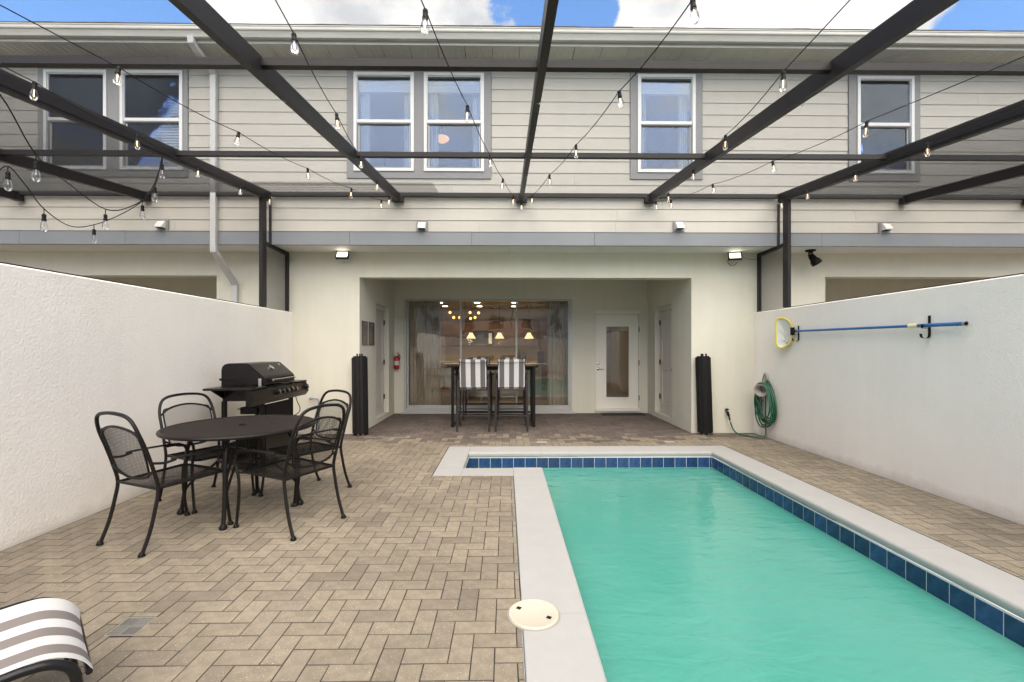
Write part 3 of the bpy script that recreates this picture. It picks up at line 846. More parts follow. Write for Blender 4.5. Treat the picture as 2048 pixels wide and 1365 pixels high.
for k, (x, z) in enumerate(bl):
    yo = 12.2+.22*math.sin(k*2.1)
    MB().lathe([(.012, .03), (.032, .01), (.036, -.012), (.024, -.036), (0, -.042)], 12, (x, yo, z)).build('bulb', 'orangebulb', ch, True, True)
# dining table and chairs left of the island
dt = empty('dining_table', (-1.05, 11.5, .05), 0, 'dark dining table just inside the sliding glass door', 'table')
MB().rbox(-.75, .75, -.45, .45, .70, .74, .006).build('table_top', 'tabletop', dt)
for sx in (-1, 1):
    for sy in (-1, 1): MB().box(sx*.66-.03, sx*.66+.03, sy*.37-.03, sy*.37+.03, 0, .70).build('leg', 'tabletop', dt)
for i, (x, y, rz) in enumerate(((-1.45, 10.85, 0), (-.75, 10.85, 0), (-1.95, 11.5, -90))):
    c = empty('dining_chair', (x, y, .05), R(rz), ('pale dining chair nearest the left curtain', 'pale dining chair at the near side of the dining table', 'pale dining chair at the left end of the dining table')[i], 'chair', 'pale dining chairs')
    MB().rbox(-.21, .21, -.21, .21, .43, .47, .01).build('seat', 'softwhite', c)
    MB().sheet([[(-.21+.42*a/6, -.2-.05*math.sin(math.pi*a/6)-.05*b_, .47+.42*b_/1) for a in range(7)] for b_ in (0, 1)], (0, .02, 0)).build('backrest', 'softwhite', c, True)
    for sx in (-1, 1):
        for sy in (-1, 1): MB().tube([(sx*.18, sy*.18, 0), (sx*.16, sy*.16, .43)], .014, 6).build('leg', 'steel', c)
# curtains
def curtain(x0, x1, label, seed):
    rnd = random.Random(seed)
    nx = int((x1-x0)/.012)
    ph = 0; prof = []
    for i in range(nx+1):
        ph += rnd.uniform(.75, 1.15); prof.append((x0+(x1-x0)*i/nx, .042*math.sin(ph)))
    rows = [[(x, 10.12+d*(1-.25*k), .07+2.5*k) for x, d in prof] for k in (0, .5, 1)]
    o = MB().sheet(rows, (0, .002, 0)).build('curtain', 'curtain', None, True); tag(o, label, 'curtain', 'curtains behind the sliding door')
curtain(-2.17, -1.46, 'taupe pleated curtain at the left of the sliding glass door', 3)
curtain(.93, 1.42, 'taupe pleated curtain at the right of the sliding glass door', 5)

# --- upper floor
TRIM = [(-7.03, -4.80, 3.98, 5.70), (-2.41, -.225, 3.98, 5.70), (1.90, 3.01, 3.985, 5.70), (5.27, 6.38, 3.975, 5.70)]
WINS = [(-6.93, -6.00), (-5.80, -4.87), (-2.305, -1.395), (-1.244, -.334), (2.01, 2.895), (5.395, 6.275)]
WZ0, WZ1, WZM = 4.085, 5.58, 4.845
mb = MB()
for c in cells(HX0, HX1, ZS+.003, 5.9, [(a, b_, WZ0, WZ1) for a, b_ in WINS]): mb.box(c[0], c[1], YS+.02, YS+.16, c[2], c[3])
part(mb, 'upper_wall', 'roomwall')
part(MB().box(HX0, HX1, YS+.16, YH+.22, ZS, ZS+.06), 'upper_floor', 'roomwall')
# soffit panels under the overhang and the grey band board
xs = [-11, -8.2, -6.5, -3.9, -1.7, .05, 2.25, 4.6, 7.3, 9.6, 11.5]
for a, b_ in zip(xs, xs[1:]): part(MB().box(a+.002, b_-.002, YS+.012, YH-.002, ZS-.012, ZS-.001), 'soffit_board', 'softwhite')
xs = [-11, -7.3, -5.73, -2.37, -.52, 1.35, 4.85, 8.4, 11.5]
for a, b_ in zip(xs, xs[1:]): part(MB().rbox(a+.0015, b_-.0015, YS-.03, YS+.018, ZS-.015, 3.165, .002), 'band_board', 'band')
part(MB().box(HX0, HX1, YS-.036, YS+.01, 3.165, 3.172), 'band_flashing', 'trimgrey')
# lap siding, board by board
PITCH = .1815
sid0 = 3.176
joints = {0: [-8.6, -5.0, -.4, 1.68, 5.9, 9.0], 1: [-5.84, -2.07, 1.70, 5.39, 8.6], 2: [-5.22, -1.45, 2.4, 6.6], 3: [-6.6, -.83, 3.4, 7.2], 4: [-3.9, 1.05, 4.9, 8.3]}
row = 0; z = sid0
while z < 5.86:
    z1 = z+PITCH
    spans = [(HX0, HX1)]
    for t in TRIM:
        if z >= t[2]-.001 and min(z1, 5.86) <= t[3]+.2:
            ns = []
            for a, b_ in spans:
                if t[0] >= b_ or t[1] <= a: ns.append((a, b_)); continue
                ns += [(a, t[0]-.003), (t[1]+.003, b_)]
            spans = ns
    for a, b_ in spans:
        jj = [x for x in joints.get(row, [-8.2+1.3*(row % 3), 8.0-.7*(row % 2)]) if a+.3 < x < b_-.3]
        pts = [a, *jj, b_]
        for p, q in zip(pts, pts[1:]):
            o = MB().prism([(YS+.019, z-.008), (YS-.0125, z-.008), (YS-.012, z-.006), (YS-.002, z1), (YS+.019, z1)], p+.0012, q-.0012, 'x')
            part(o, 'siding_board', 'siding')
    z = z1; row += 1
# windows
def window(x0, x1, idx):
    fr = MB(); W = .045
    yf = YS-.045
    for c in cells(x0, x1, WZ0, WZ1, [(x0+W, x1-W, WZ0+W, WZ1-W)]): fr.box(c[0], c[1], yf, YS+.05, c[2], c[3])
    wn = part(fr, 'window', 'white')
    mb = MB()      # upper sash + meeting rail
    for c in cells(x0+W, x1-W, WZM-.02, WZ1-W, [(x0+W+.012, x1-W-.012, WZM+.025, WZ1-W-.012)]): mb.box(c[0], c[1], yf+.018, yf+.045, c[2], c[3])
    part(mb, 'sash', 'white', wn)
    mb = MB()
    for c in cells(x0+W, x1-W, WZ0+W, WZM-.021, [(x0+W+.03, x1-W-.03, WZ0+W+.03, WZM-.04)]): mb.box(c[0], c[1], yf+.048, yf+.07, c[2], c[3])
    part(mb, 'sash', 'white', wn)
    part(MB().box(x0+W+.012, x1-W-.012, yf+.028, yf+.034, WZM+.025, WZ1-W-.012), 'pane', 'upglass', wn)
    part(MB().box(x0+W+.03, x1-W-.03, yf+.056, yf+.062, WZ0+W+.03, WZM-.04), 'pane', 'upglass', wn)
    # insect screen frame on the lower half
    mb = MB()
    for c in cells(x0+W+.002, x1-W-.002, WZ0+W+.002, WZM-.022, [(x0+W+.018, x1-W-.018, WZ0+W+.018, WZM-.036)]): mb.box(c[0], c[1], yf+.022, yf+.03, c[2], c[3])
    part(mb, 'screen_frame', 'trimgrey', wn)
    return wn
wobj = [window(a, b_, i) for i, (a, b_) in enumerate(WINS)]
for i, t in enumerate(TRIM):
    hs = [(a, b_, WZ0, WZ1) for a, b_ in WINS if t[0] < a < t[1]]
    mb = MB()
    for c in cells(*t, hs): mb.box(c[0], c[1], YS-.028, YS+.019, c[2], c[3])
    part(mb, 'window_trim', 'trimgrey')
# rooms, blinds and drapes behind the upper windows
for a, b_ in ((-7.3, -4.5), (-2.7, .1), (1.6, 3.4), (5.0, 6.8)):
    mb = MB(); y0, y1 = YS+.165, YS+3.2
    mb.box(a, b_, y1, y1+.05, 3.2, 5.85); mb.box(a-.05, a, y0, y1, 3.2, 5.85); mb.box(b_, b_+.05, y0, y1, 3.2, 5.85)
    mb.box(a, b_, y0, y1, 3.15, 3.2); mb.box(a, b_, y0, y1, 5.80, 5.85)
    part(mb, 'room', 'roomwall')
for i in (0, 1):       # full length horizontal blinds
    x0, x1 = WINS[i]
    mb = MB(); z = WZ1-.06
    while z > WZ0+.06:
        mb.box(x0+.06, x1-.06, YS+.07, YS+.12, z-.002, z+.002, Matrix.Translation((0, YS+.09, z)) @ Matrix.Rotation(R(62), 4, 'X') @ Matrix.Translation((0, -YS-.09, -z))); z -= .042
    part(mb, 'blind', 'blind', wobj[i])
for i in (2, 3, 4):
    x0, x1 = WINS[i]
    mb = MB()
    for k in range(9): mb.box(x0+.05, x1-.05, YS+.06, YS+.11, WZ1-.07-k*.022, WZ1-.055-k*.022)
    part(mb, 'raised_blind', 'drape', wobj[i])
    for (p, q) in ((x0+.05, x0+.19), (x1-.19, x1-.05)):
        rows = [[(p+(q-p)*k/16, YS+.15+.018*math.sin(k*1.7), zz) for k in range(17)] for zz in (WZ0-.1, WZ1)]
        part(MB().sheet(rows, (0, .002, 0)), 'drape', 'drape', wobj[i], True)
x0, x1 = WINS[5]
part(MB().box(x0+.05, x1-.05, YS+.075, YS+.08, WZM-.05, WZ1-.05), 'roller_blind', 'drape', wobj[5])
cl = empty('ceiling_lamp', (-1.263, 9.0, 5.45), 0, 'glowing amber bowl ceiling lamp seen through an upstairs window', 'ceiling lamp')
MB().lathe([(.0, 0), (.012, .0), (.012, .015), (.07, .02), (.125, .055), (.145, .10), (.135, .11)], 24).build('bowl', 'domeglow', cl, True)
MB().lathe([(.03, .11), (.03, .35)], 12).build('stem', 'hinge', cl)
# eave: soffit, fascia, gutter, roof
for k in range(56):
    a = HX0+k*.4; part(MB().box(a+.004, a+.396, 6.52, YS+.02, 5.755, 5.765), 'eave_panel', 'soffit')
mb = MB()
for k in range(56*4):
    a = HX0+k*.1; mb.box(a+.047, a+.053, 6.53, YS-.02, 5.750, 5.755)
tag(part(mb, 'eave_rib', 'soffit'), kind='stuff')
part(MB().box(HX0, HX1, 6.498, 6.52, 5.72, 5.92), 'fascia', 'gutter')
gp = [(6.494, 5.765), (6.43, 5.765), (6.415, 5.80), (6.40, 5.83), (6.385, 5.84), (6.38, 5.852), (6.38, 5.885), (6.372, 5.888), (6.372, 5.898), (6.392, 5.898), (6.392, 5.85), (6.43, 5.80), (6.44, 5.775), (6.494, 5.775)]
gp = [(y, z) for y, z in gp]
for a, b_ in ((HX0, -6.4), (-6.4, 2.96), (2.96, HX1)): part(MB().prism(gp, a+.001, b_-.001, 'x'), 'gutter', 'gutter')
part(MB().prism([(6.40, 5.905), (6.40, 5.922), (10.5, 7.75), (14.5, 5.92), (14.5, 5.9), (10.5, 7.72)], HX0-.2, HX1+.2, 'x'), 'roof', 'shingle')
mb = MB(); rr = random.Random(4); x = HX0
while x < HX1:
    wd = rr.uniform(.2, .34); t = rr.uniform(.004, .012)
    mb.prism([(6.385, 5.912), (6.385, 5.918+t), (6.8, 5.918+t+.185), (6.8, 6.095)], x+.003, x+wd-.003, 'x'); x += wd
tag(part(mb, 'shingle_course', 'shingle'), kind='stuff')
mb = MB(); mb.box(HX0, HX0+.1, YS+.16, 14, 0, 5.9); mb.box(HX1-.1, HX1, YS+.16, 14, 0, 5.9); mb.box(HX0, HX1, 15.9, 16, 0, 5.9)
part(mb, 'outer_walls', 'stucco')
# downspout
dx = -4.385
mb = MB()
def rect_tube(mb, pts, wx, wy):
    P = [Vector(p) for p in pts]; base = len(mb.v)
    for i, p in enumerate(P):
        t = (P[min(i+1, len(P)-1)]-P[max(i-1, 0)]).normalized()
        sx = Vector((1, 0, 0)) if abs(t.x) < .6 else Vector((0, 0, 1)); sx = (sx-t*sx.dot(t)).normalized(); sy = t.cross(sx)
        for a, b_ in ((-1, -1), (1, -1), (1, 1), (-1, 1)): mb.v.append(tuple(p+sx*a*wx/2+sy*b_*wy/2))
    for i in range(len(P)-1):
        for j in range(4): mb.f.append((base+i*4+j, base+i*4+(j+1) % 4, base+(i+1)*4+(j+1) % 4, base+(i+1)*4+j))
    mb.f.append((base+3, base+2, base+1, base)); e = base+(len(P)-1)*4; mb.f.append((e, e+1, e+2, e+3))
rect_tube(mb, [(dx-.03, 6.44, 5.775), (dx-.03, 6.45, 5.70), (dx-.02, 6.55, 5.64), (dx, 6.8, 5.58), (dx, YS-.062, 5.50), (dx, YS-.062, 5.15)], .085, .06)
rect_tube(mb, [(dx, YS-.063, 5.155), (dx, YS-.063, 2.93)], .08, .056)
rect_tube(mb, [(dx, YS-.062, 2.96), (dx, YS-.060, 2.86), (dx+.0, YS+.05, 2.78), (dx, YH-.12, 2.50), (dx, YH-.05, 2.43), (dx, YH-.045, 2.33)], .085, .06)
rect_tube(mb, [(dx, YH-.045, 2.34), (dx, YH-.045, 0.0)], .08, .056)
part(mb, 'downspout', 'downspout')
# wall vents
for i, (x, z) in enumerate(((-5.17, 3.255), (-1.27, 3.25), (2.64, 3.265), (5.82, 3.255))):
    v = part(MB().rbox(x-.085, x+.085, YS-.036, YS-.018, z-.085, z+.085, .003), 'vent_plate', 'trimgrey')
    mb = MB(); k = .055
    mb.prism([(YS-.037, z+k), (YS-.06, z+k), (YS-.125, z-.03), (YS-.125, z-k+.005), (YS-.037, z-k+.005)], x-k, x+k, 'x')
    part(mb, 'vent_hood', 'cream' if False else 'softwhite', v)
    part(MB().box(x-k+.008, x+k-.008, YS-.118, YS-.045, z-k+.001, z-k+.004), 'vent_slot', 'black', v)

# ------------------------------------------------------------------ screen enclosure
SL = .109
def zr(y): return 2.86+SL*y       # underside of the rafters
enc = empty('pool_enclosure', (.3, 3.0, ZW), 0, 'dark bronze aluminium pool screen frame with sloping beams over the patio', 'pool enclosure')
RAFT = [-1.63, .232, 2.19]
def rafter(x, wdt, parent, y0=-3.9, y1=6.88, dep=.13):
    mb = MB()
    mb.prism([(y0, zr(y0)), (y1, zr(y1)), (y1, zr(y1)+dep), (y0, zr(y0)+dep)], x-wdt/2, x+wdt/2, 'x')
    return mb.build('rafter', 'bronze', parent, False, True)
for x in RAFT:
    rf = rafter(x, .052, enc)
    mb = MB(); mb.box(x-.085, x+.085, 6.84, 6.915, zr(6.88)-.005, zr(6.88)+.075)
    mb.build('bracket', 'bronze', rf, False, True)
    for k, y in enumerate((3.35, 5.4)):
        MB().tube(spline([(x, y, zr(y)), (x, y, zr(y)-.018), (x+.012, y, zr(y)-.028), (x+.018, y, zr(y)-.016)], 3), .0022, 5).build('hook', 'chrome', rf, False, True)
for x in (-3.555, 4.17):
    rf = rafter(x, .055, enc, dep=.14)
    rf.name = 'eave_beam'
    MB().prism([(-3.9, zr(-3.9)+.03), (6.88, zr(6.88)+.03), (6.88, zr(6.88)+.036), (-3.9, zr(-3.9)+.036)], x-.034, x+.034, 'x').build('spline_groove', 'bronze', rf, False, True)
def purlin(x0, x1, y, parent, hh=.05, zoff=.062):
    return MB().box(x0, x1, y-.025, y+.025, zr(y)+zoff, zr(y)+zoff+hh).build('purlin', 'bronze', parent, False, True)
allx = [-3.555, *RAFT, 4.17]
for y, hh in ((1.05, .05), (3.02, .05), (4.92, .05)):
    for a, b_ in zip(allx, allx[1:]): purlin(a+.027, b_-.027, y, enc, hh)
MB().box(-3.527, 4.142, 6.868, 6.915, zr(6.88)+.0765, zr(6.88)+.136).build('header_beam', 'bronze', enc, False, True)
for x, s in ((-3.555, 1), (4.17, -1)):
    for y, top in ((6.70, zr(6.7)), (2.2-2.4, zr(-.2))):
        MB().rbox(x-.027, x+.027, y-.06, y+.06, ZW+.02, top, .004).build('post', 'bronze', enc, False, True)
    xi = x+.028*s
    MB().box(x-.03, x+.03, -3.9, YH-.002, ZW+.001, ZW+.014).build('sill_rail', 'bronze', enc, False, True)
    # small screen bay between the post and the house
    MB().box(x-.022, x+.022, YH-.06, YH-.003, ZW+.022, ZS-.02).build('wall_post', 'bronze', enc, False, True)
    MB().prism([(6.762, 2.925), (YH-.061, 2.905), (YH-.061, 2.96), (6.762, 2.975)], x-.022, x+.022, 'x').build('top_rail', 'bronze', enc, False, True)
    MB().box(x-.018, x+.018, YS-.05, YS-.037, 2.96, zr(6.8)).build('wall_strip', 'bronze', enc, False, True)
    wr = MB(); p = .007; ww = .0011
    for k in range(int((YH-.06-6.762)/p)): wr.box(x-ww/2, x+ww/2, 6.764+k*p, 6.764+k*p+ww, ZW+.022, 2.93)
    for k in range(int(.90/p)): wr.box(x-ww/2, x+ww/2, 6.762, YH-.06, ZW+.026+k*p, ZW+.026+k*p+ww)
    tag(wr.build('screen_mesh', 'meshwire', enc, False, True), kind='stuff')
def roof_mesh(x0, x1, parent, p, ww, y0=.3, y1=6.86, zo=.118):
    wr = MB()
    for k in range(int((y1-y0)/p)):
        y = y0+k*p; z = zr(y)+zo; wr.box(x0, x1, y, y+ww, z, z+ww)
    for k in range(int((x1-x0)/p)):
        x = x0+k*p; i = len(wr.v)
        wr.prism([(y0, zr(y0)+zo), (y1, zr(y1)+zo), (y1, zr(y1)+zo+ww), (y0, zr(y0)+zo+ww)], x, x+ww, 'x')
    tag(wr.build('screen_mesh', 'meshwire', parent, False, True), kind='stuff')
roof_mesh(-3.52, 4.14, enc, .008, .0004)
roof_mesh(-3.50, -1.0, enc, .0075, .00052, 6.2, 6.85, .1205)
# the neighbours' frames
def neighbour_frame(xs, x0, x1, mx0, mx1, ww, label):
    e = empty('pool_enclosure', ((x0+x1)/2, 3.0, ZW), 0, label, 'pool enclosure', 'neighbouring pool frames')
    for x in xs:
        rf = rafter(x, .055, e)
        MB().box(x-.06, x+.06, 6.84, 6.915, zr(6.88)-.005, zr(6.88)+.075).build('bracket', 'bronze', rf, False, True)
    pts = sorted([x0, *xs, x1])
    for y in (3.02, 4.92):
        for a, b_ in zip(pts, pts[1:]): purlin(a+.028, b_-.028, y, e)
    MB().box(x0, x1, 6.868, 6.915, zr(6.88)+.0765, zr(6.88)+.136).build('header_beam', 'bronze', e, False, True)
    roof_mesh(mx0, mx1, e, .008, ww, 2.0)
neighbour_frame([-5.40, -7.28], -9.1, -3.585, -8.4, -3.6, .00105, 'dark pool frame over the next patio to the left')
neighbour_frame([6.10, 8.02], 4.20, 9.9, 4.22, 9.3, .001, 'dark pool frame over the next patio to the right')

# ------------------------------------------------------------------ string lights
def bulb_parts(scale=1.0):
    s = scale
    sock = MB().lathe([(.004*s, .006*s), (.012*s, 0), (.0145*s, -.006*s), (.0145*s, -.018*s), (.0125*s, -.02*s), (.016*s, -.046*s), (.0165*s, -.05*s), (.012*s, -.052*s)], 12)
    gl = MB().lathe([(.0125*s, -.05*s), (.015*s, -.062*s), (.0215*s, -.085*s), (.0235*s, -.102*s), (.0215*s, -.118*s), (.014*s, -.131*s), (.004*s, -.1365*s)], 16)
    fl = MB().lathe([(.0022*s, -.058*s), (.0026*s, -.062*s), (.0026*s, -.105*s), (.001*s, -.108*s)], 6)
    return sock, gl, fl
sk, gl, fl = bulb_parts()
def finish(mb, name, m):
    o = mb.build(name, m, None, True); me = o.data; bpy.data.objects.remove(o); return me
SOCK, GLASS, FIL = finish(sk, 'socket', 'black'), finish(gl, 'bulb', 'bulbglass'), finish(fl, 'filament', 'filament')
FOFF = finish(MB().lathe([(.003, -.05), (.003, -.075), (.0065, -.085), (.001, -.09)], 6), 'filament', 'steel')
def hang_bulb(parent, p, s=1.0, lit=True, tilt=(0, 0)):
    o = bpy.data.objects.new('socket', SOCK); COL.objects.link(o); o.parent = parent
    o.location = Vector(p)-wloc(parent); o.scale = (s, s, s); o.rotation_euler = (tilt[0], tilt[1], 0)
    for nm, me in (('bulb', GLASS), ('filament', FIL if lit else FOFF)):
        c = bpy.data.objects.new(nm, me); COL.objects.link(c); c.parent = o
STR = {
 'running along the left eave beam': [(-3.1, 3.036), (-3.211, 3.998), (-3.309, 4.94), (-3.344, 5.787), (-3.27, 6.35)],
 'left of the second beam, ending at that beam': [(-2.383, 2.831), (-2.284, 3.922), (-2.166, 4.995), (-1.991, 5.891), (-1.8, 6.602)],
 'just right of the second beam from the left': [(-1.138, 2.457), (-1.303, 3.516), (-1.453, 4.579), (-1.55, 5.51), (-1.62, 6.35)],
 'crossing the paired windows to the middle beam': [(-.396, 2.243), (-.283, 3.354), (-.158, 4.493), (-.036, 5.39), (.103, 6.277)],
 'just right of the middle beam': [(.885, 2.148), (.773, 3.103), (.645, 4.187), (.498, 5.206), (.362, 6.212), (.225, 6.70)],
 'just left of the fourth beam': [(1.73, 2.814), (1.904, 3.922), (2.056, 4.975), (2.17, 6.059), (2.193, 6.625)],
 'right of the fourth beam, crossing the rightmost window': [(2.881, 3.594), (2.746, 4.653), (2.556, 5.6), (2.363, 6.487)],
 'running along the right eave beam': [(3.832, 4.091), (3.874, 5.001), (3.927, 5.885), (3.95, 6.489)],
}
ENDX = {'running along the left eave beam': -3.52, 'left of the second beam, ending at that beam': -1.66, 'just right of the second beam from the left': -1.66,
        'crossing the paired windows to the middle beam': .2, 'just right of the middle beam': .22, 'just left of the fourth beam': 2.17,
        'right of the fourth beam, crossing the rightmost window': 2.2, 'running along the right eave beam': 4.13}
rs = random.Random(11)
for nm, pts in STR.items():
    P = [Vector((x, y, 2.82+SL*y)) for x, y in pts]
    st = empty('string_light', P[0], 0, 'black wire string of lit clear bulbs '+nm, 'string light', 'string lights under the pool frame')
    d = (P[0]-P[1]); t = (P[0].y+1.0)/max(.3, P[1].y-P[0].y)
    first = P[0]+d*t; first.z = 2.85+SL*first.y
    end = Vector((ENDX[nm], 6.86, zr(6.86)+.01))
    path = [first, *P, end]; fine = []
    for a, b_ in zip(path, path[1:]):
        for k in range(8):
            u = k/8; q = a.lerp(b_, u); q.z -= .025*4*u*(1-u)*min(1, (b_-a).length); fine.append(q)
    fine.append(path[-1])
    MB().tube(fine, .0032, 5).build('cable', 'black', st, True, True)
    for p in P: hang_bulb(st, p, .92, True, (rs.uniform(-.22, .1), rs.uniform(-.12, .12)))
GA = [(-3.58, 3.0, 3.30), (-3.616, 3.3, 3.212), (-3.668, 3.6, 2.879+.03), (-3.784, 4.0, 2.819), (-3.915, 4.5, 2.76), (-3.801, 4.65, 2.83), (-3.629, 4.72, 3.02), (-3.56, 4.76, 3.375)]
GB = [(-4.548, 4.1, 2.93), (-4.531, 4.2, 3.056), (-4.535, 4.35, 2.942), (-4.508, 4.5, 2.761), (-4.636, 4.9, 2.70), (-4.652, 5.2, 2.795), (-4.446, 5.3, 2.938), (-4.189, 5.3, 3.1), (-3.818, 5.0, 3.206), (-3.57, 4.78, 3.38)]
for pts, bl, lab in ((GA, [((-3.668, 3.6, 2.909), 1.15), ((-3.915, 4.5, 2.76), 1.1), ((-3.56, 4.76, 3.36), 1.1)], 'thick cord of unlit bulbs drooping nearest beside the left eave beam'),
                     (GB, [((-4.531, 4.2, 3.056), 1.25), ((-4.508, 4.5, 2.761), 1.25), ((-4.652, 5.2, 2.795), 1.15), ((-4.189, 5.3, 3.1), 1.2), ((-3.818, 5.0, 3.206), 1.2)], 'thick cord of unlit bulbs drooping over the left neighbour patio')):
    st = empty('string_light', pts[0], 0, lab, 'string light', 'unlit string lights next door')
    MB().tube(spline(pts, 6), .0048, 6).build('cable', 'black', st, True, True)
    for p, s in bl:
        p = Vector(p)
        MB().tube([p, p-Vector((0, 0, .055))], .004, 5).build('lead', 'black', st, False, True)
        hang_bulb(st, p-Vector((0, 0, .055)), s, False)

# ------------------------------------------------------------------ lamps on the house
def flood(x, y, z, label, rz=0):
    f = empty('flood_light', (x, y, z), rz, label, 'flood light', 'lit flood lights under the soffit')
    T = Matrix.Rotation(R(-28), 4, 'X')
    body = MB(); body.box(-.1, .1, -.02, .02, -.065, .065, T); body.build('housing', 'bronze', f)
    mb = MB(); mb.box(-.082, .082, -.0235, -.0205, -.046, .046, T); mb.build('lens', 'floodface', f)
    mb = MB(); mb.tube([(-.108, 0, 0), (-.108, .02, .075), (.108, .02, .075), (.108, 0, 0)], .007, 6); mb.build('bracket', 'plasticgrey', f)
    mb = MB()
    for k in range(7): mb.box(-.09+k*.03-.003, -.09+k*.03+.003, .02, .04, -.055, .055, T)
    mb.build('cooling_fin', 'plasticgrey', f)
    return f
flood(-2.62, 7.33, 2.89, 'lit white flood light under the soffit above the grill corner')
f2 = flood(3.71, 7.33, 2.89, 'lit white flood light with looped cable near the right post', R(-14))
MB().tube(spline([(-.10, .01, -.03), (-.1, 0, -.1), (-.05, 0, -.15), (.0, .0, -.14), (.04, .0, -.09)], 5), .004, 5).build('cable', 'black', f2, True)
MB().tube(spline([(.1, .0, .0), (.16, 0, -.04), (.22, .03, -.05), (.38, .09, -.055)], 5), .003, 5).build('feed_wire', 'black', f2, True)
sp = empty('spot_lamp', (4.86, 7.2, ZS-.012), 0, 'black bullet spot lamp hanging under the right neighbour soffit', 'spot lamp')
MB().lathe([(.075, 0), (.075, -.02), (.03, -.035), (.022, -.05)], 18).build('canopy', 'black', sp, True)
MB().tube([(-.02, 0, -.03), (-.03, 0, -.09), (-.01, 0, -.11)], .012, 6).build('bracket_arm', 'black', sp); MB().tube([(.03, 0, -.03), (.03, 0, -.09), (.03, 0, -.1)], .01, 6).build('bracket_arm', 'black', sp)
T = Matrix.Translation((.0, 0, -.08)) @ Matrix.Rotation(R(-26), 4, 'Y') @ Matrix.Rotation(R(-18), 4, 'X')
MB().lathe([(.03, .01), (.045, -.02), (.055, -.09), (.072, -.11), (.078, -.175), (.07, -.175), (.06, -.12)], 20, (0, 0, 0), T).build('shade', 'black', sp, True)

# ------------------------------------------------------------------ wire lattice for patio furniture
def inside_segments(poly, p, d):
    ts = []; k = len(poly)
    for i in range(k):
        a, b_ = poly[i], poly[(i+1) % k]
        ex, ey = b_[0]-a[0], b_[1]-a[1]
        den = d[0]*ey-d[1]*ex
        if abs(den) < 1e-9: continue
        t = ((a[0]-p[0])*ey-(a[1]-p[1])*ex)/den; u = ((a[0]-p[0])*d[1]-(a[1]-p[1])*d[0])/den
        if 0 <= u < 1: ts.append(t)
    ts.sort(); return list(zip(ts[::2], ts[1::2]))
def lattice(mb, poly, fn, pitch, wd, ang, seg=1):
    cx = sum(p[0] for p in poly)/len(poly); cy = sum(p[1] for p in poly)/len(poly)
    Rm = max(math.hypot(p[0]-cx, p[1]-cy) for p in poly)
    for a in ang:
        d = (math.cos(a), math.sin(a)); nn = (-d[1], d[0]); k = -int(Rm/pitch)
        while k*pitch < Rm:
            p = (cx+nn[0]*(k*pitch+1e-4), cy+nn[1]*(k*pitch+1e-4))
            for t0, t1 in inside_segments(poly, p, d):
                if t1-t0 < .004: continue
                pts = [fn(p[0]+d[0]*(t0+(t1-t0)*q/seg), p[1]+d[1]*(t0+(t1-t0)*q/seg)) for q in range(seg+1)]
                mb.tube(pts, wd, 4, caps=False)
            k += 1

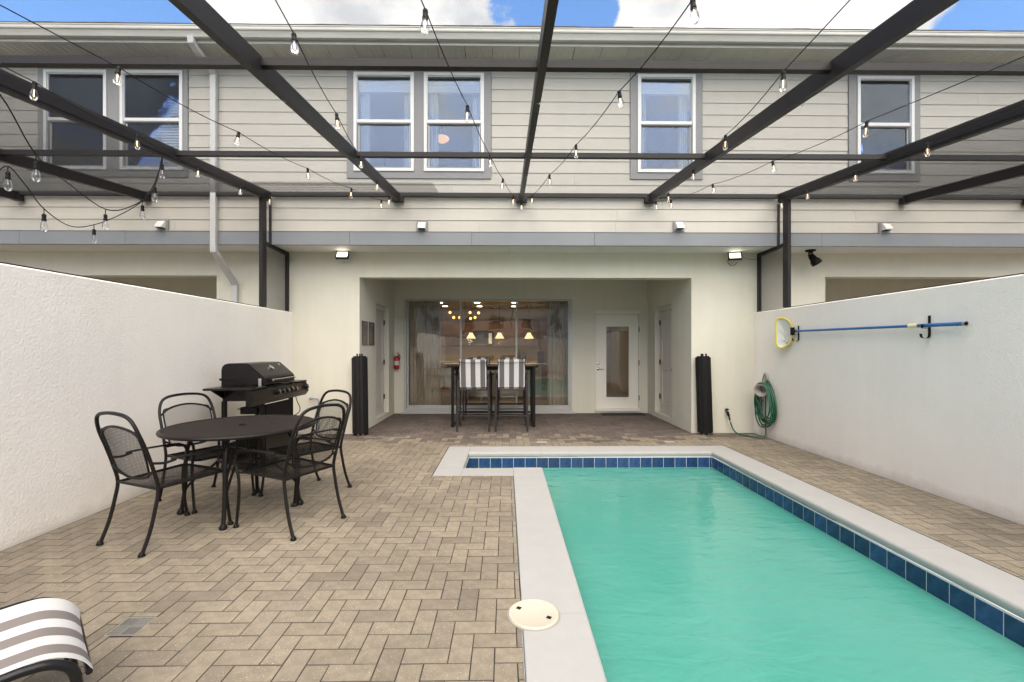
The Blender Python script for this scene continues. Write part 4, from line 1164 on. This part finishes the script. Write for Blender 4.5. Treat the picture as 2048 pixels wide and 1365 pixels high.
# ------------------------------------------------------------------ patio chairs (local +y is the way the sitter looks)
def make_chair():
    c = empty('patio_chair', (0, 0, 0))
    def up(s):  # rear upright, foot to shoulder
        return [(s*.240, -.335, .012), (s*.238, -.285, .15), (s*.236, -.25, .30), (s*.234, -.232, .43), (s*.236, -.262, .56), (s*.236, -.305, .70), (s*.232, -.345, .81), (s*.205, -.372, .90)]
    arch = up(-1)+[(-.15, -.384, .942), (-.05, -.389, .957), (.05, -.389, .957), (.15, -.384, .942)]+list(reversed(up(1)))
    MB().tube(spline(arch, 4), .0125, 8).build('back_frame', 'iron', c, True)
    def yb(z): return -.232-.073*max(0, z-.43)/.27 if z < .70 else -.305-.052*(z-.70)/.15
    # mesh back panel
    top = [(-.205, .80), (-.15, .838), (-.075, .858), (0, .863), (.075, .858), (.15, .838), (.205, .80)]
    bot = [(.188, .535), (.12, .50), (.05, .488), (-.05, .488), (-.12, .50), (-.188, .535)]
    poly = top+bot
    f = lambda x, z: (x, yb(z)-.012*(1-(x/.21)**2), z)
    mb = MB(); mb.tube([f(*p) for p in spline([(a, b_, 0) for a, b_ in poly], 3, True) for p in [(p.x, p.y)]] if False else [Vector(f(p.x, p.y)) for p in spline([(a, b_, 0) for a, b_ in poly], 3, True)], .007, 6, True)
    fr = mb.build('back_panel_frame', 'iron', c, True)
    mb = MB(); mb.tube(spline([(-.236, yb(.775), .775), (-.15, yb(.835), .837), (0, yb(.86)-.01, .864), (.15, yb(.835), .837), (.236, yb(.775), .775)], 4), .009, 7)
    mb.tube(spline([(-.236, yb(.555), .555), (-.13, yb(.5), .497), (0, yb(.49)-.012, .484), (.13, yb(.5), .497), (.236, yb(.555), .555)], 4), .009, 7)
    mb.build('back_rail', 'iron', c, True)
    mb = MB(); lattice(mb, poly, f, .0115, .00115, (R(58), R(-58)), 3); mb.build('back_mesh', 'iron', c)
    # seat
    sp = [(-.225, -.235), (.225, -.235), (.245, .22), (.20, .255), (-.20, .255), (-.245, .22)]
    fs = lambda x, y: (x, y, .425-.010*(1-(x/.24)**2)+.012*max(0, y)/.25)
    mb = MB(); mb.tube([Vector(fs(p[0], p[1]))+Vector((0, 0, .002)) for p in sp], .0105, 7, True); mb.build('seat_frame', 'iron', c, True)
    mb = MB(); lattice(mb, sp, fs, .0115, .0014, (R(32), R(-32)), 3); mb.build('seat_mesh', 'iron', c)
    for s in (-1, 1):
        path = [(s*.262, .275, .012), (s*.262, .258, .12), (s*.262, .242, .27), (s*.264, .245, .40), (s*.268, .275, .50), (s*.268, .265, .575), (s*.268, .21, .607), (s*.266, .10, .61)]
        MB().tube(spline(path, 4), .0115, 8).build('leg', 'iron', c, True)
        MB().tube(spline([(s*.266, .215, .615), (s*.268, .05, .622), (s*.264, -.12, .622), (s*.258, -.16, .618)], 4), .018, 8, flat=.42).build('armrest', 'iron', c, True)
        MB().tube(spline([(s*.260, -.13, .612), (s*.252, -.2, .600), (s*.238, -.278, .612)], 4), .009, 7).build('arm_rod', 'iron', c, True)
        mb = MB(); mb.tube([(s*.264, .244, .435), (s*.243, .215, .43)], .009, 6); mb.tube([(s*.236, -.236, .43), (s*.222, -.234, .427)], .009, 6); mb.build('seat_bracket', 'iron', c)
        for (x, y) in ((s*.240, -.337), (s*.262, .276)):
            MB().lathe([(.014, 0), (.021, .003), (.022, .012), (.016, .022), (.013, .03)], 12, (x, y, 0)).build('foot', 'black', c, True)
    return c
chair0 = make_chair()
TC = Vector((-2.295, 3.99, 0))
CH = [((-2.667, 3.18), 67, 'black mesh patio chair at the near left of the round table'),
      ((-1.443, 3.55), 154, 'black mesh patio chair at the near right of the round table'),
      ((-3.06, 4.414), -28, 'black mesh patio chair between the round table and left wall'),
      ((-1.775, 4.72), 239, 'black mesh patio chair at the far right of the table, near the pipe')]
for i, ((x, y), a, lab) in enumerate(CH):
    o = chair0 if i == 0 else copy_tree(chair0)
    d = Vector((math.cos(R(a)), math.sin(R(a)), 0))
    o.location = Vector((x, y, 0))+d*.337; o.rotation_euler = (0, 0, R(a-90))
    tag(o, lab, 'chair', 'mesh patio chairs around the round table')
# ------------------------------------------------------------------ round table
tb = empty('round_table', TC, R(14), 'round black mesh patio table with four curved legs', 'table')
RT = .578; ZT = .735
mb = MB(); mb.tube([(RT*math.cos(2*math.pi*k/64), RT*math.sin(2*math.pi*k/64), ZT-.012) for k in range(64)], .016, 8, True); mb.build('rim', 'iron', tb, True)
circ = [(.57*math.cos(2*math.pi*k/64), .57*math.sin(2*math.pi*k/64)) for k in range(64)]
mb = MB(); lattice(mb, circ, lambda x, y: (x, y, ZT-.004), .0062, .0021, (R(32), R(-32))); mb.build('table_top_mesh', 'ironlight', tb)
mb = MB(); mb.lathe([(.035, ZT-.012), (.035, ZT+.004), (.026, ZT+.005), (.024, ZT-.012)], 20); mb.build('umbrella_collar', 'iron', tb, True)
mb = MB()
for k in range(4):
    a = R(45+90*k); mb.tube([(.03*math.cos(a), .03*math.sin(a), ZT-.018), (.565*math.cos(a), .565*math.sin(a), ZT-.018)], .007, 6)
mb.build('top_brace', 'iron', tb)
mb = MB(); mb.tube([(.175*math.cos(2*math.pi*k/40), .175*math.sin(2*math.pi*k/40), .45) for k in range(40)], .010, 8, True)
mb.build('ring', 'iron', tb, True)
for k in range(4):
    a = R(180+90*k); ca, sa = math.cos(a), math.sin(a)
    pr = [(.462, .02), (.445, .12), (.43, .28), (.428, .45), (.40, .60), (.33, .69), (.22, .722)]
    MB().tube(spline([(r*ca, r*sa, z) for r, z in pr], 5), .0165, 8).build('leg', 'iron', tb, True)
    pr = [(.435, .20), (.38, .27), (.30, .34), (.22, .40), (.178, .45), (.15, .54), (.14, .64), (.15, .72)]
    MB().tube(spline([(r*ca, r*sa, z) for r, z in pr], 5), .0105, 7).build('brace', 'iron', tb, True)
    MB().lathe([(.02, 0), (.028, .006), (.03, .02), (.022, .034), (.017, .045)], 14, (.464*ca, .464*sa, 0)).build('foot', 'black', tb, True)

# ------------------------------------------------------------------ gas grill (local +x is its front)
gr = empty('gas_grill', (-2.96, 5.55, 0), 0, 'black gas barbecue grill with closed lid against the left wall', 'grill')
LP = [(-.26, .965), (-.26, 1.15), (-.25, 1.19), (-.225, 1.215), (-.18, 1.228), (.02, 1.228), (.05, 1.22), (.205, 1.085), (.225, 1.06), (.23, .985)]
lid = MB().prism(LP, -.36, .36, 'y').build('lid', 'blackgloss', gr)
for s in (-1, 1):
    MB().prism([(p*.94-.01+.0, 1.09+(q-1.09)*.9) for p, q in LP], s*.36, s*.368, 'y').build('lid_end_cap', 'blackgloss', lid)
mb = MB(); mb.tube([(.275, -.27, 1.035), (.275, .27, 1.035)], .011, 8); mb.build('handle', 'chrome', lid, True)
for s in (-1, 1): MB().tube([(.225, s*.25, 1.035), (.275, s*.25, 1.035)], .012, 8).build('handle_mount', 'black', lid)
nrm = Vector((.135, 0, .155)).normalized(); Tm = Matrix.Translation((.115, 0, 1.167)) @ Vector((0, 0, 1)).rotation_difference(nrm).to_matrix().to_4x4()
MB().lathe([(.036, 0), (.036, .01), (.031, .012), (.0, .012)], 20, (0, 0, 0), Tm).build('thermometer', 'chrome', lid, True)
Tm2 = Matrix.Translation((.08, .26, 1.197)) @ Vector((0, 0, 1)).rotation_difference(nrm).to_matrix().to_4x4()
MB().box(-.012, .012, -.012, .012, 0, .002, Tm2).build('badge', 'steel', lid)
MB().box(-.25, .215, -.352, .352, .80, .962).build('firebox', 'blackgloss', gr)
for s in (-1,):
    mb = MB(); mb.prism([(-.27, 1.06), (-.1, 1.06), (.0, 1.03), (.17, .95), (.17, .93), (-.02, 1.0), (-.11, 1.035), (-.27, 1.035)], s*.369, s*.381, 'y'); mb.build('hinge_bracket', 'black', lid)
MB().rbox(.165, .20, -.385, -.366, .95, 1.055, .004).build('side_plate', 'steel', gr)
# control panel, sloped front
cp = MB().prism([(.20, .945), (.255, .945), (.285, .83), (.245, .775), (.20, .775)], -.69, .655, 'y').build('control_panel', 'blackgloss', gr)
nr = Vector((.115, 0, .03)).normalized()
for k in range(6):
    y = [-.17, -.06, .05, .16, .27, .585][k]; r = .028 if k < 5 else .031
    T = Matrix.Translation((.2705, y, .885)) @ Vector((0, 0, 1)).rotation_difference(nr).to_matrix().to_4x4()
    kn = MB().lathe([(r*1.2, 0), (r*1.2, .006), (r, .008), (r*.92, .034), (r*.6, .038), (0, .038)], 16, (0, 0, 0), T).build('knob', 'blackgloss', cp, True)
    MB().box(-r*.9, r*.9, -.006, .006, .037, .046, T).build('knob_grip', 'chrome', kn)
for s, y0, y1 in ((-1, -.70, -.366), (1, .366, .665)):
    sh = MB().rbox(-.25, .258, y0, y1, .948, .972, .006).build('side_shelf', 'blackgloss', gr)
    ya, yb_ = (y0+.06, -.366) if s < 0 else (.366, y1-.06)
    mb = MB(); mb.prism([((-.70+.10) if s < 0 else .56, .947), (-.37 if s < 0 else .37, .947), (-.37 if s < 0 else .37, .83)], -.24, -.22, 'x'); mb.build('shelf_bracket', 'black', sh)
for sx in (-.235, .19):
    for sy in (-.345, .345): MB().rbox(sx-.022, sx+.022, sy-.022, sy+.022, .05, .80, .003).build('leg', 'black', gr)
MB().box(.192, .21, -.30, .32, .10, .755).build('front_panel', 'blackgloss', gr)
MB().box(-.25, .21, -.35, .35, .08, .10).build('bottom_shelf', 'black', gr)
MB().box(-.255, -.245, -.32, .32, .10, .30).build('back_panel', 'black', gr)
MB().rbox(-.1, .1, -.28, -.12, .64, .72, .008).build('grease_tray', 'black', gr); MB().tube([(-.17, -.2, .69), (.1, -.2, .69)], .006, 6).build('tray_rail', 'black', gr)
for sx in (-.235, .19):
    for sy in (-.345, .345): MB().lathe([(.026, -.018), (.03, -.01), (.03, .01), (.026, .018)], 14, (sx, sy, .03), Matrix.Rotation(R(90), 4, 'X')).build('wheel', 'black', gr, True)
MB().tube(spline([(.20, .44, .80), (.22, .46, .70), (.25, .47, .62), (.23, .46, .55), (.1, .42, .48)], 5), .006, 6).build('gas_hose', 'black', gr, True)
# gas pipe stub on the wall
pp = empty('gas_pipe', (-3.03, 7.40, 0), 0, 'grey bent pipe stub rising beside the house wall', 'pipe')
MB().tube(spline([(0, 0, -.01), (0, 0, .2), (0, 0, .40), (0, 0, .54), (-.015, 0, .575), (-.05, 0, .585), (-.12, 0, .585)], 4), .014, 8).build('pipe', 'pvc', pp, True)
MB().lathe([(.022, -.03), (.022, .03)], 12, (0, 0, .28)).build('coupling', 'pvc', pp); MB().lathe([(.021, -.02), (.024, .02), (.015, .026)], 12, (-.125, 0, .585), Matrix.Rotation(R(-90), 4, 'Y')).build('cap', 'pvc', pp)

# ------------------------------------------------------------------ bar table and chairs
bt = empty('bar_table', (-.225, 8.46, 0), 0, 'tall black bar table with dark top in the lanai', 'table')
MB().rbox(-.80, .80, -.42, .42, 1.06, 1.09, .008).build('table_top', 'tabletop', bt)
MB().box(-.74, .74, -.36, .36, 1.01, 1.058).build('apron', 'black', bt)
for s in (-1, 1):
    for y in (-.385, .385): MB().rbox(s*.72-.025, s*.72+.025, y-.022, y+.022, 0, 1.058, .003).build('leg', 'black', bt)
    MB().box(s*.72-.02, s*.72+.02, -.36, .36, .03, .06).build('floor_rail', 'black', bt)
MB().box(-.69, .69, .37, .39, .14, .18).build('foot_rail', 'black', bt)
def make_bar_chair():
    c = empty('bar_chair', (0, 0, 0))
    for s in (-1, 1):
        MB().tube(spline([(s*.268, -.28, 0), (s*.262, -.262, .4), (s*.255, -.235, .80), (s*.255, -.20, .90), (s*.255, -.13, .935), (s*.255, .05, .94), (s*.255, .20, .93), (s*.256, .245, .88), (s*.26, .25, .7), (s*.266, .262, .3), (s*.268, .27, 0)], 5), .0185, 8).build('side_frame', 'slingframe', c, True)
        MB().tube(spline([(s*.226, -.14, .70), (s*.224, -.215, .745), (s*.222, -.25, .90), (s*.220, -.30, 1.10), (s*.218, -.325, 1.205)], 5), .011, 7).build('back_upright', 'slingframe', c, True)
        MB().tube([(s*.226, -.14, .70), (s*.226, .22, .715)], .011, 7).build('seat_rail', 'slingframe', c)
    back = [(-.232, .745), (-.243, .80), (-.262, .88), (-.283, .98), (-.305, 1.08), (-.326, 1.175), (-.334, 1.20), (-.330, 1.212), (-.322, 1.208)]
    MB().sheet([[(-.222+.444*k/8, y-.012*math.sin(math.pi*k/8), z) for k in range(9)] for y, z in back], (0, .003, 0)).build('back_sling', 'slingbar', c, True)
    MB().sheet([[(-.222+.444*k/8, y, .722-.012*math.sin(math.pi*k/8)-.006*math.sin(j/5*math.pi)) for k in range(9)] for j, y in enumerate((-.2, -.1, 0, .08, .16, .23))], (0, 0, .003)).build('seat_sling', 'slingbar', c, True)
    for (y, z, nm) in ((-.268, .265, 'stretcher'), (.262, .31, 'foot_rest'), (-.238, .70, 'rear_rail'), (.25, .70, 'front_rail')):
        MB().tube([(-.262, y, z), (.262, y, z)], .010, 7).build(nm, 'slingframe', c)
    for s in (-1, 1):
        MB().tube([(s*.264, -.265, .37), (s*.264, .262, .37)], .010, 7).build('side_stretcher', 'slingframe', c)
        MB().tube([(s*.255, -.24, .90), (s*.221, -.252, .90)], .012, 7).build('arm_pivot', 'black', c)
    MB().tube(spline([(-.222, -.342, 1.16), (-.1, -.35, 1.155), (0, -.352, 1.152), (.1, -.35, 1.157), (.222, -.342, 1.16)], 3), .0035, 5).build('cord', 'black', c)
    return c
bc = make_bar_chair()
for i, (x, y, rz, lab) in enumerate(((-.553, 7.915, 0, 'left of the two near striped bar chairs, its back to the pool'), (.092, 7.915, 0, 'right of the two near striped bar chairs, its back to the pool'),
                                     (-.56, 9.10, 180, 'left striped bar chair behind the bar table by the glass'), (.11, 9.10, 180, 'right striped bar chair behind the bar table by the glass'))):
    o = bc if i == 0 else copy_tree(bc)
    o.location = (x, y, 0); o.rotation_euler = (0, 0, R(rz)); tag(o, lab, 'bar chair', 'grey and white striped bar chairs')

# ------------------------------------------------------------------ rolled pool fences
def fence_roll(loc, rot, label, turn):
    f = empty('pool_fence_roll', loc, 0, label, 'fence roll', 'rolled black pool fences')
    f.rotation_euler = rot
    out = []; n = 56
    for i in range(n):
        a = 2*math.pi*i/n; r = .112+.010*abs(math.sin(a*3.5+turn))+.006*math.sin(a*2+turn)
        out.append((r*1.05*math.cos(a+turn), r*.80*math.sin(a+turn)))
    MB().prism(out, .03, 1.235, 'z').build('rolled_mesh', 'rollmesh', f, True)
    inner = [(p*.8, q*.8) for p, q in out]
    MB().prism(inner, .02, 1.262, 'z').build('inner_wrap', 'rollmesh', f, True)
    for k in range(7):
        a = turn+k*.9; r = .103
        MB().tube([(r*1.05*math.cos(a), r*.82*math.sin(a), .0 if k % 3 == 0 else .04), (r*1.05*math.cos(a), r*.82*math.sin(a), 1.245)], .0135, 8).build('fence_pole', 'black', f)
    for k, (x, y) in enumerate(((-.035, -.02), (.0, .01), (.042, -.015))):
        MB().tube([(x, y, 1.2), (x, y, 1.30)], .0135, 10).build('pole_tip', 'black', f)
        if k != 1: MB().tube([(x, y, -.012), (x, y, .05)], .012, 10).build('pole_pin', 'steel', f)
    mb = MB()
    for s in (0, 1):
        a = turn+2.2+s*.35; x, y = .125*math.cos(a), .1*math.sin(a)
        mb.box(x-.006, x+.006, y-.006, y+.006, .05, 1.22)
    mb.build('binding_strip', 'black', f)
    return f
fence_roll((-2.335, 7.345, .012), (R(-1.5), R(-1.2), 0), 'rolled black mesh fence leaning at the left of the lanai opening', .4)
fence_roll((3.235, 7.335, .012), (R(-1.5), R(-1.2), 0), 'rolled black mesh fence leaning at the right of the lanai opening', 1.9)

# ------------------------------------------------------------------ small things in the lanai
fe = empty('fire_extinguisher', (-2.325, 9.715, .96), 0, 'red fire extinguisher hanging in the lanai corner', 'fire extinguisher')
MB().lathe([(.045, 0), (.055, .01), (.057, .03), (.057, .22), (.05, .25), (.03, .27), (.02, .285)], 20).build('cylinder', 'red', fe, True)
MB().lathe([(.0575, .08), (.0578, .081), (.0578, .17), (.0575, .171)], 20).build('paper_label', 'tag', fe)
MB().lathe([(.02, .285), (.018, .32), (.024, .325), (.024, .34), (.01, .345)], 12).build('valve', 'chrome', fe, True)
MB().tube([(-.015, 0, .335), (.06, -.01, .36)], .008, 6).build('lever', 'chrome', fe); MB().tube([(-.01, 0, .315), (.055, -.01, .31)], .007, 6).build('lever', 'chrome', fe)
MB().tube(spline([(.02, -.02, .325), (.065, -.03, .3), (.075, -.03, .25), (.068, -.03, .2)], 4), .009, 7).build('nozzle_hose', 'black', fe, True)
MB().box(-.02, .02, .058, .083, .02, .3).build('wall_bracket', 'hinge', fe)
for i, (y0, y1, lab) in enumerate(((7.585, 7.885, 'dark notice board nearer the patio on the lanai side wall'), (7.96, 8.285, 'dark notice board nearer the side door in the lanai'))):
    s = empty('notice_board', (LX, (y0+y1)/2, 1.45), 0, lab, 'notice board', 'dark notice boards beside the lanai door')
    h = (y1-y0)/2
    MB().rbox(.001, .012, -h, h, 0, .41, .002).build('board', 'signdark', s)
    mb = MB(); mb.box(.0122, .0135, -h*.5, h*.5, .345, .372); mb.box(.0122, .0135, -h*.6 if i == 0 else -h*.3, h*.4 if i == 0 else h*.3, .318, .326); mb.build('heading', 'signtext', s)
    mb = MB()
    for k in range(11):
        z = .29-k*.024; e = h*(.35+.35*((k*7+i*3) % 5)/4); mb.box(.0122, .013, -h*.72, -h*.72+e*1.6, z, z+.006)
    mb.build('text_lines', 'signtext', s)
dm = MB().cbox(2.02, 2.92, 9.45, 9.72, 0, .016, .005).build('doormat', 'mat'); tag(dm, 'black doormat lying in front of the glazed door', 'doormat')

# ------------------------------------------------------------------ hose, spigot
sg = empty('hose_spigot', (3.63, 7.47, .36), 0, 'dark hose tap low on the wall beside the corner', 'tap')
MB().tube([(0, -.002, .01), (0, -.06, .0)], .014, 8).build('tap_body', 'signdark', sg); MB().lathe([(.028, 0), (.03, .01), (.022, .022), (0, .024)], 14, (0, -.045, .028)).build('tap_wheel', 'black', sg, True)
MB().tube(spline([(0, -.06, .0), (.005, -.07, -.03), (.015, -.075, -.07)], 4), .02, 10).build('coupling', 'black', sg, True)
MB().tube([(.012, -.075, -.05), (.03, -.085, -.14)], .013, 8).build('hose_collar', 'black', sg)
hh = empty('hose_hanger', (XR, 7.10, .78), 0, 'grey plastic hose hanger on the right wall', 'hose hanger')
mb = MB()
hoop = [(-.022, -.085, .02), (-.022, -.075, .12), (-.022, -.035, .205), (-.022, 0, .225), (-.022, .035, .205), (-.022, .075, .12), (-.022, .085, .02), (-.022, .05, -.06), (-.022, 0, -.08), (-.022, -.05, -.06)]
mb.tube(spline(hoop, 4, True), .012, 8, True); mb.build('back_hoop', 'plasticgrey', hh, True)
mb = MB().lathe([(.075, 0), (.07, .02), (.055, .09), (.058, .14), (.085, .165), (.088, .175), (.07, .172), (.048, .13), (.045, .05), (0, .045)], 22, (0, 0, 0), Matrix.Translation((-.012, 0, -.005)) @ Matrix.Rotation(R(38), 4, 'Z') @ Matrix.Rotation(R(-97), 4, 'Y') @ Matrix.Scale(1.15, 4)); mb.build('horn', 'plasticgrey', hh, True)
MB().box(-.02, -.001, -.03, .03, .05, .19).build('wall_plate', 'plasticgrey', hh)
hs = empty('garden_hose', (4.0, 7.2, .0), 0, 'green garden hose coiled on the wall hanger', 'hose')
pts = [(3.665, 7.385, .20), (3.69, 7.36, .10), (3.73, 7.31, .03), (3.79, 7.20, .016), (3.87, 7.05, .016), (3.96, 6.99, .018), (4.02, 7.0, .05), (4.045, 7.03, .12), (4.05, 7.05, .22)]
rnd = random.Random(9)
NL = 9
for k in range(NL):
    hw = rnd.uniform(.20, .29); bot = rnd.uniform(.17, .36); dxx = 4.075-.105*(k+.5)/NL; cy = 7.07-rnd.uniform(.0, .05)
    topz = .845+rnd.uniform(-.01, .02)
    loop = [(0, 1), (.5, .93), (.9, .62), (1, .3), (.8, .08), (.35, .0), (0, -.02), (-.4, .02), (-.85, .18), (-.98, .45), (-.8, .75), (-.45, .95)]
    for a, z in loop: pts.append((dxx-.006*a, cy-hw*a*(1.15 if a > 0 else .8), bot+(topz-bot)*z))
pts += [(3.965, 7.05, .85), (3.965, 7.16, .75), (3.965, 7.15, .6), (3.965, 7.05, .52), (3.965, 6.97, .6)]
MB().tube(spline(pts, 5), .0105, 7).build('hose', 'hosegreen', hs, True, True)

# ------------------------------------------------------------------ pool net on hooks
pn = empty('pool_net', (4.05, 5.2, 1.63), 0, 'blue pole pool skimmer net hung along the right wall', 'pool net')
A, B = Vector((4.055, 6.34, 1.640)), Vector((4.05, 3.955, 1.617))
J = A.lerp(B, .80)
MB().tube([A, J], .0145, 12).build('pole', 'polblue', pn, True, True); MB().tube([A.lerp(B, .78), B], .018, 12, caps=False).build('outer_pole', 'polblue', pn, True, True)
MB().tube([B+(A-B).normalized()*.02, B-(A-B).normalized()*.004], .020, 12, caps=False).build('pole_end', 'steel', pn, True, True)
MB().tube([B, B-(A-B).normalized()*.003], .0135, 10).build('pole_bore', 'black', pn, True, True)
c0 = A.lerp(B, .765); MB().tube([c0, c0+(B-A)*.04], .023, 12).build('grip_collar', 'cream', pn, True, True)
MB().tube([A+Vector((0, .06, 0)), A+Vector((0, -.03, 0))], .022, 10).build('socket', 'black', pn, True, True); MB().box(4.03, 4.075, 6.37, 6.40, 1.585, 1.695).build('clamp', 'black', pn, False, True)
rim = [(4.05, 6.39, 1.64), (4.045, 6.40, 1.73), (4.03, 6.46, 1.80), (4.01, 6.56, 1.835), (3.99, 6.63, 1.825), (3.98, 6.655, 1.76), (3.98, 6.66, 1.62), (3.985, 6.655, 1.47), (4.0, 6.62, 1.415), (4.02, 6.54, 1.41), (4.04, 6.44, 1.47), (4.05, 6.40, 1.55)]
MB().tube(spline(rim, 4, True), .013, 8, True, flat=.6).build('hoop', 'yellow', pn, True, True)
rows = []
n = 28
rc = spline(rim, 3, True); cen = Vector((4.055, 6.53, 1.60))
for q in range(7):
    t = q/6
    row = []
    for i in range(len(rc)+1):
        p = rc[i % len(rc)]
        v = p.lerp(Vector((4.072, 6.52, 1.50)), t*.92)
        v.x += .03*math.sin(t*math.pi)*.6; v.z -= .10*math.sin(t*math.pi/2)*max(0, (p.z-1.5)*1.2); v.y += .022*math.sin(i*1.1+q*.8)*t; v.x -= .012*abs(math.sin(i*.9))*t
        v.x = min(v.x, 4.085); row.append(v)
    rows.append(row)
MB().sheet(rows).build('net_bag', 'netwhite', pn, True, True)
for y, lab in ((6.313, 'black wall hook holding the net end of the blue pole'), (4.345, 'black wall hook under the middle of the blue pole')):
    h = MB()
    pts = [(4.094, y, 1.715), (4.094, y, 1.6), (4.094, y, 1.53), (4.085, y, 1.505), (4.055, y+.0, 1.495), (4.02, y, 1.505), (4.008, y, 1.54)]
    pts2 = [Vector(p) for p in spline(pts, 4)]
    rws = [[p+Vector((0, -.013, 0)), p+Vector((0, .013, 0))] for p in pts2]
    h.sheet(rws, (-.004, 0, .001))
    h.box(4.02, 4.09, y-.01, y+.01, 1.592, 1.598)
    h.box(4.018, 4.024, y-.01, y+.01, 1.598, 1.63)
    o = h.build('wall_hook', 'black'); tag(o, lab, 'hook', 'black hooks for the pool pole')

# ------------------------------------------------------------------ sling lounger, bottom left
lg = empty('sun_lounger', (-1.80, 1.735, 0), R(46.5), 'striped grey and white sling lounger with black tube frame', 'sun lounger')
prof = [(-1.85, .62), (-1.5, .46), (-1.15, .335), (-.9, .32), (-.6, .305), (-.3, .318), (-.1, .336), (0, .342), (.05, .337), (.10, .315), (.135, .285), (.16, .245)]
pf = [(p.x, p.y) for p in spline([(a, b_, 0) for a, b_ in prof], 4)]
MB().sheet([[(a, -.275+.55*k/10, z-.010*math.sin(math.pi*k/10)) for k in range(11)] for a, z in pf], (0, 0, -.003)).build('sling', 'slinglounge', lg, True)
for s in (-1, 1):
    path = [(-1.85, s*.288, .61), (-1.15, s*.288, .325), (-.6, s*.288, .295), (-.1, s*.288, .325), (0, s*.288, .328), (.06, s*.288, .315), (.105, s*.288, .275), (.12, s*.289, .20), (.125, s*.29, .10), (.13, s*.29, 0)]
    MB().tube(spline(path, 5), .0165, 10).build('side_tube', 'loungeframe', lg, True)
    MB().tube(spline([(-1.0, s*.288, .31), (-1.05, s*.29, .15), (-1.07, s*.29, 0)], 4), .0165, 10).build('leg', 'loungeframe', lg, True)
MB().tube([(.150, -.275, .238), (.150, .275, .238)], .011, 8).build('end_rod', 'loungeframe', lg, True)
MB().tube([(.122, -.288, .19), (.122, .288, .19)], .012, 8).build('cross_bar', 'loungeframe', lg, True); MB().tube([(-1.05, -.288, .15), (-1.05, .288, .15)], .012, 8).build('cross_bar', 'loungeframe', lg, True)

# ------------------------------------------------------------------ house across the back (seen only in reflections)
oh = empty('townhouse', (0, -20, 0), 0, 'pale row house beyond the end wall, seen mirrored in the glass', 'house')
wn2 = [(-9+i*2.6, -9+i*2.6+.9, 2.9, 4.2) for i in range(8)]
mb = MB()
for c in cells(-14, 14, -.08, 5.8, wn2): mb.box(c[0], c[1], -20.2, -20, c[2], c[3])
mb.build('wall', 'siding', oh, False, True)
for a in wn2:
    f = MB()
    for c in cells(a[0]-.08, a[1]+.08, a[2]-.08, a[3]+.08, [(a[0], a[1], a[2], a[3])]): f.box(c[0], c[1], -20, -19.96, c[2], c[3])
    f.box(a[0], a[1], -20.05, -20.0, 3.52, 3.57)
    wo = f.build('window', 'white', oh, False, True); MB().box(a[0], a[1], -20.12, -20.1, a[2], a[3]).build('pane', 'appliance', wo, False, True)
MB().prism([(-19.5, 5.75), (-19.5, 5.85), (-24, 7.8), (-24, 5.75)], -14.3, 14.3, 'x').build('roof', 'shingle', oh, False, True)
MB().box(-14, 14, -20, -19.9, 2.5, 2.7).build('band', 'band', oh, False, True)
